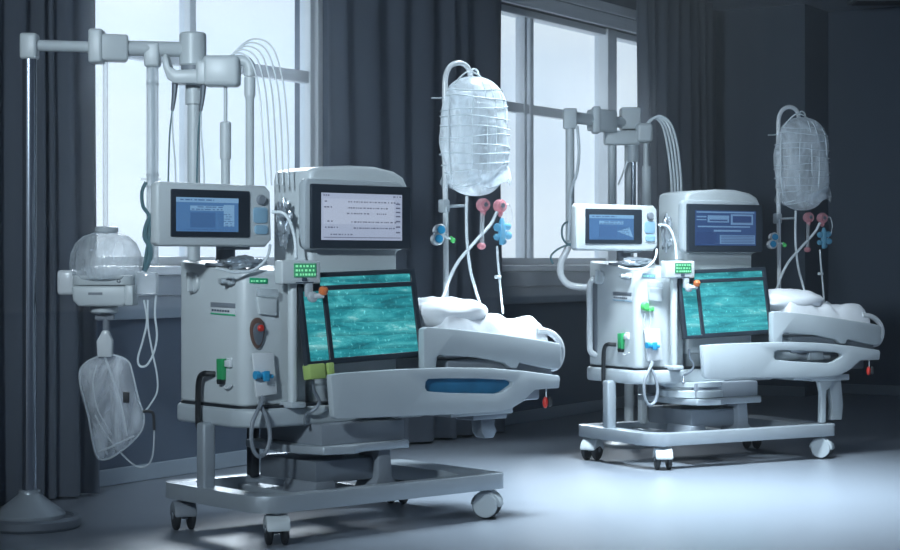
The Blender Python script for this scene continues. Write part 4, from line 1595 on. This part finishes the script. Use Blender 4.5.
# ------------------------------------------------------------------ light
FR[0] = WALL
hz = bpy.data.materials.new('haze')
hz.use_nodes = True
hn = hz.node_tree
hn.nodes.remove(hn.nodes['Principled BSDF'])
vs_ = nd(hn, 'ShaderNodeVolumeScatter', Density=.009, Anisotropy=.8)
vs_.inputs['Color'].default_value = (.86, .93, 1, 1)
hn.links.new(vs_.outputs[0], hn.nodes['Material Output'].inputs['Volume'])
MATS['haze'] = hz
ho = MB().box(-5.2, SC - .03, -9, -.76, .01, CEIL - .07).build('haze', 'haze', smooth=False)
ho['kind'] = 'stuff'
h2 = hz.copy()                                   # denser haze slab added for a glow that brightens the window frames
h2.node_tree.nodes['Volume Scatter'].inputs['Density'].default_value = .125
MATS['window_haze'] = h2
ho = MB().box(-6, SC - .6, -.75, -.27, .9, CEIL - .07).build('haze', 'window_haze', smooth=False)
ho['kind'] = 'stuff'
FR[0] = WORLD
Wd = bpy.data.worlds.new('sky')
S.world = Wd
Wd.use_nodes = True
nt = Wd.node_tree
bgn = nt.nodes['Background']
tc = nd(nt, 'ShaderNodeTexCoord')
no_ = Vector((-WALL.s, WALL.c, 0))               # outward from the window wall
dot = nd(nt, 'ShaderNodeVectorMath', operation='DOT_PRODUCT')
dot.inputs[1].default_value = no_
nt.links.new(tc.outputs['Generated'], dot.inputs[0])
mr = nd(nt, 'ShaderNodeMapRange')
mr.inputs[1].default_value, mr.inputs[2].default_value = -.15, .12
nt.links.new(dot.outputs['Value'], mr.inputs[0])
cl = nd(nt, 'ShaderNodeTexNoise', Scale=3.0, Detail=5.0)
mp = nd(nt, 'ShaderNodeMapping')
mp.inputs['Scale'].default_value = (1, 1, 2.5)
nt.links.new(tc.outputs['Generated'], mp.inputs[0])
nt.links.new(mp.outputs[0], cl.inputs['Vector'])
rm = nd(nt, 'ShaderNodeValToRGB')
rm.color_ramp.elements[0].position, rm.color_ramp.elements[0].color = .35, (.66, .80, .95, 1)
rm.color_ramp.elements[1].position, rm.color_ramp.elements[1].color = .62, (.84, .93, 1.0, 1)
nt.links.new(cl.outputs['Fac'], rm.inputs[0])
mx = nd(nt, 'ShaderNodeMix', data_type='RGBA')
nt.links.new(mr.outputs[0], mx.inputs['Factor'])
mx.inputs['A'].default_value = (.040, .055, .085, 1)
nt.links.new(rm.outputs[0], mx.inputs['B'])
nt.links.new(mx.outputs['Result'], bgn.inputs['Color'])
bgn.inputs['Strength'].default_value = 1.22


def lamp(name, kind, loc, **kw):
    d = bpy.data.lights.new(name, kind)
    for k_, v_ in kw.items():
        setattr(d, k_, v_)
    o = bpy.data.objects.new(name, d)
    o.location = loc
    C.objects.link(o)
    return o


sun = lamp('sun', 'SUN', (-1, 20, 9), energy=3.4, angle=math.radians(17), color=(.86, .93, 1.0))
d = Vector((.13, -.91, -.46))
sun.rotation_euler = d.to_track_quat('-Z', 'Y').to_euler()


def ceiling_light(x, y, power, sx, sy, label, spread):
    t_ = thing('ceiling_light', label, 'ceiling light', (x, y, CEIL - .05))
    f_ = MB()
    f_.prism(rrect(x - sx / 2 - .04, x + sx / 2 + .04, y - sy / 2 - .04, y + sy / 2 + .04, .02), CEIL - .05, CEIL - .001, 'z', .006,
             holes=[rrect(x - sx / 2, x + sx / 2, y - sy / 2, y + sy / 2, .01)])
    f_.build('frame', 'white', t_)
    MB().box(x - sx / 2, x + sx / 2, y - sy / 2, y + sy / 2, CEIL - .03, CEIL - .02).build('diffuser', 'diffuser', t_)
    L = lamp('ceiling_lamp', 'AREA', (x, y, CEIL - .06), energy=power, shape='RECTANGLE', size=sx, size_y=sy, color=(.76, .91, 1.0))
    L.data.spread = math.radians(spread)
    return L


mat('diffuser', (.8, .85, .9), .5, emit=(.8, .9, 1), es=1.0)
sp = thing('fill_spotlight', 'added fill spotlight on a made-up bracket, aimed at the machines from the front left', 'spotlight', (-2.1, 2.4, 2.7))  # unseen lamp and fixture, added to fill the machine fronts with light
aim = Vector((.0, 7.8, 1.72)) - Vector((-2.1, 2.4, 2.9))
aim.normalize()
MB().lathe([(0, 0), (.22, 0), (.24, .02), (.24, .10), (.16, .16), (0, .18)], Vector((-2.1, 2.4, 2.9)), -aim, 40).build('lamp_head', 'white', sp)
MB().tube([Vector((-2.1, 2.4, 2.9)) - aim * .1, (-2.12, 2.3, 3.1), (-2.12, 2.3, CEIL - .002)], .025, 12).build('bracket', 'white', sp)
L = lamp('fill_lamp', 'AREA', Vector((-2.1, 2.4, 2.9)) + aim * .01, energy=34, shape='DISK', size=.42, color=(.74, .90, 1.0))
L.data.spread = math.radians(60)
L.rotation_euler = aim.to_track_quat('-Z', 'Y').to_euler()
ceiling_light(1.2, 8.75, 150, 1.2, .6, 'rectangular ceiling light panel above the open floor between the machines', 84)

cam = bpy.data.cameras.new('camera')
co = bpy.data.objects.new('camera', cam)
C.objects.link(co)
co.location = (0, 0, CAMH)
co.rotation_euler = (math.pi / 2, 0, 0)
cam.sensor_width = 36
cam.lens = FPX / 900 * 36
cam.shift_y = -(275 - HOR) / 900
cam.clip_end = 100
S.camera = co
S.view_settings.view_transform = 'Standard'
S.view_settings.look = 'None'
S.view_settings.gamma = 1
S.view_settings.use_curve_mapping = False
S.view_settings.exposure = 0
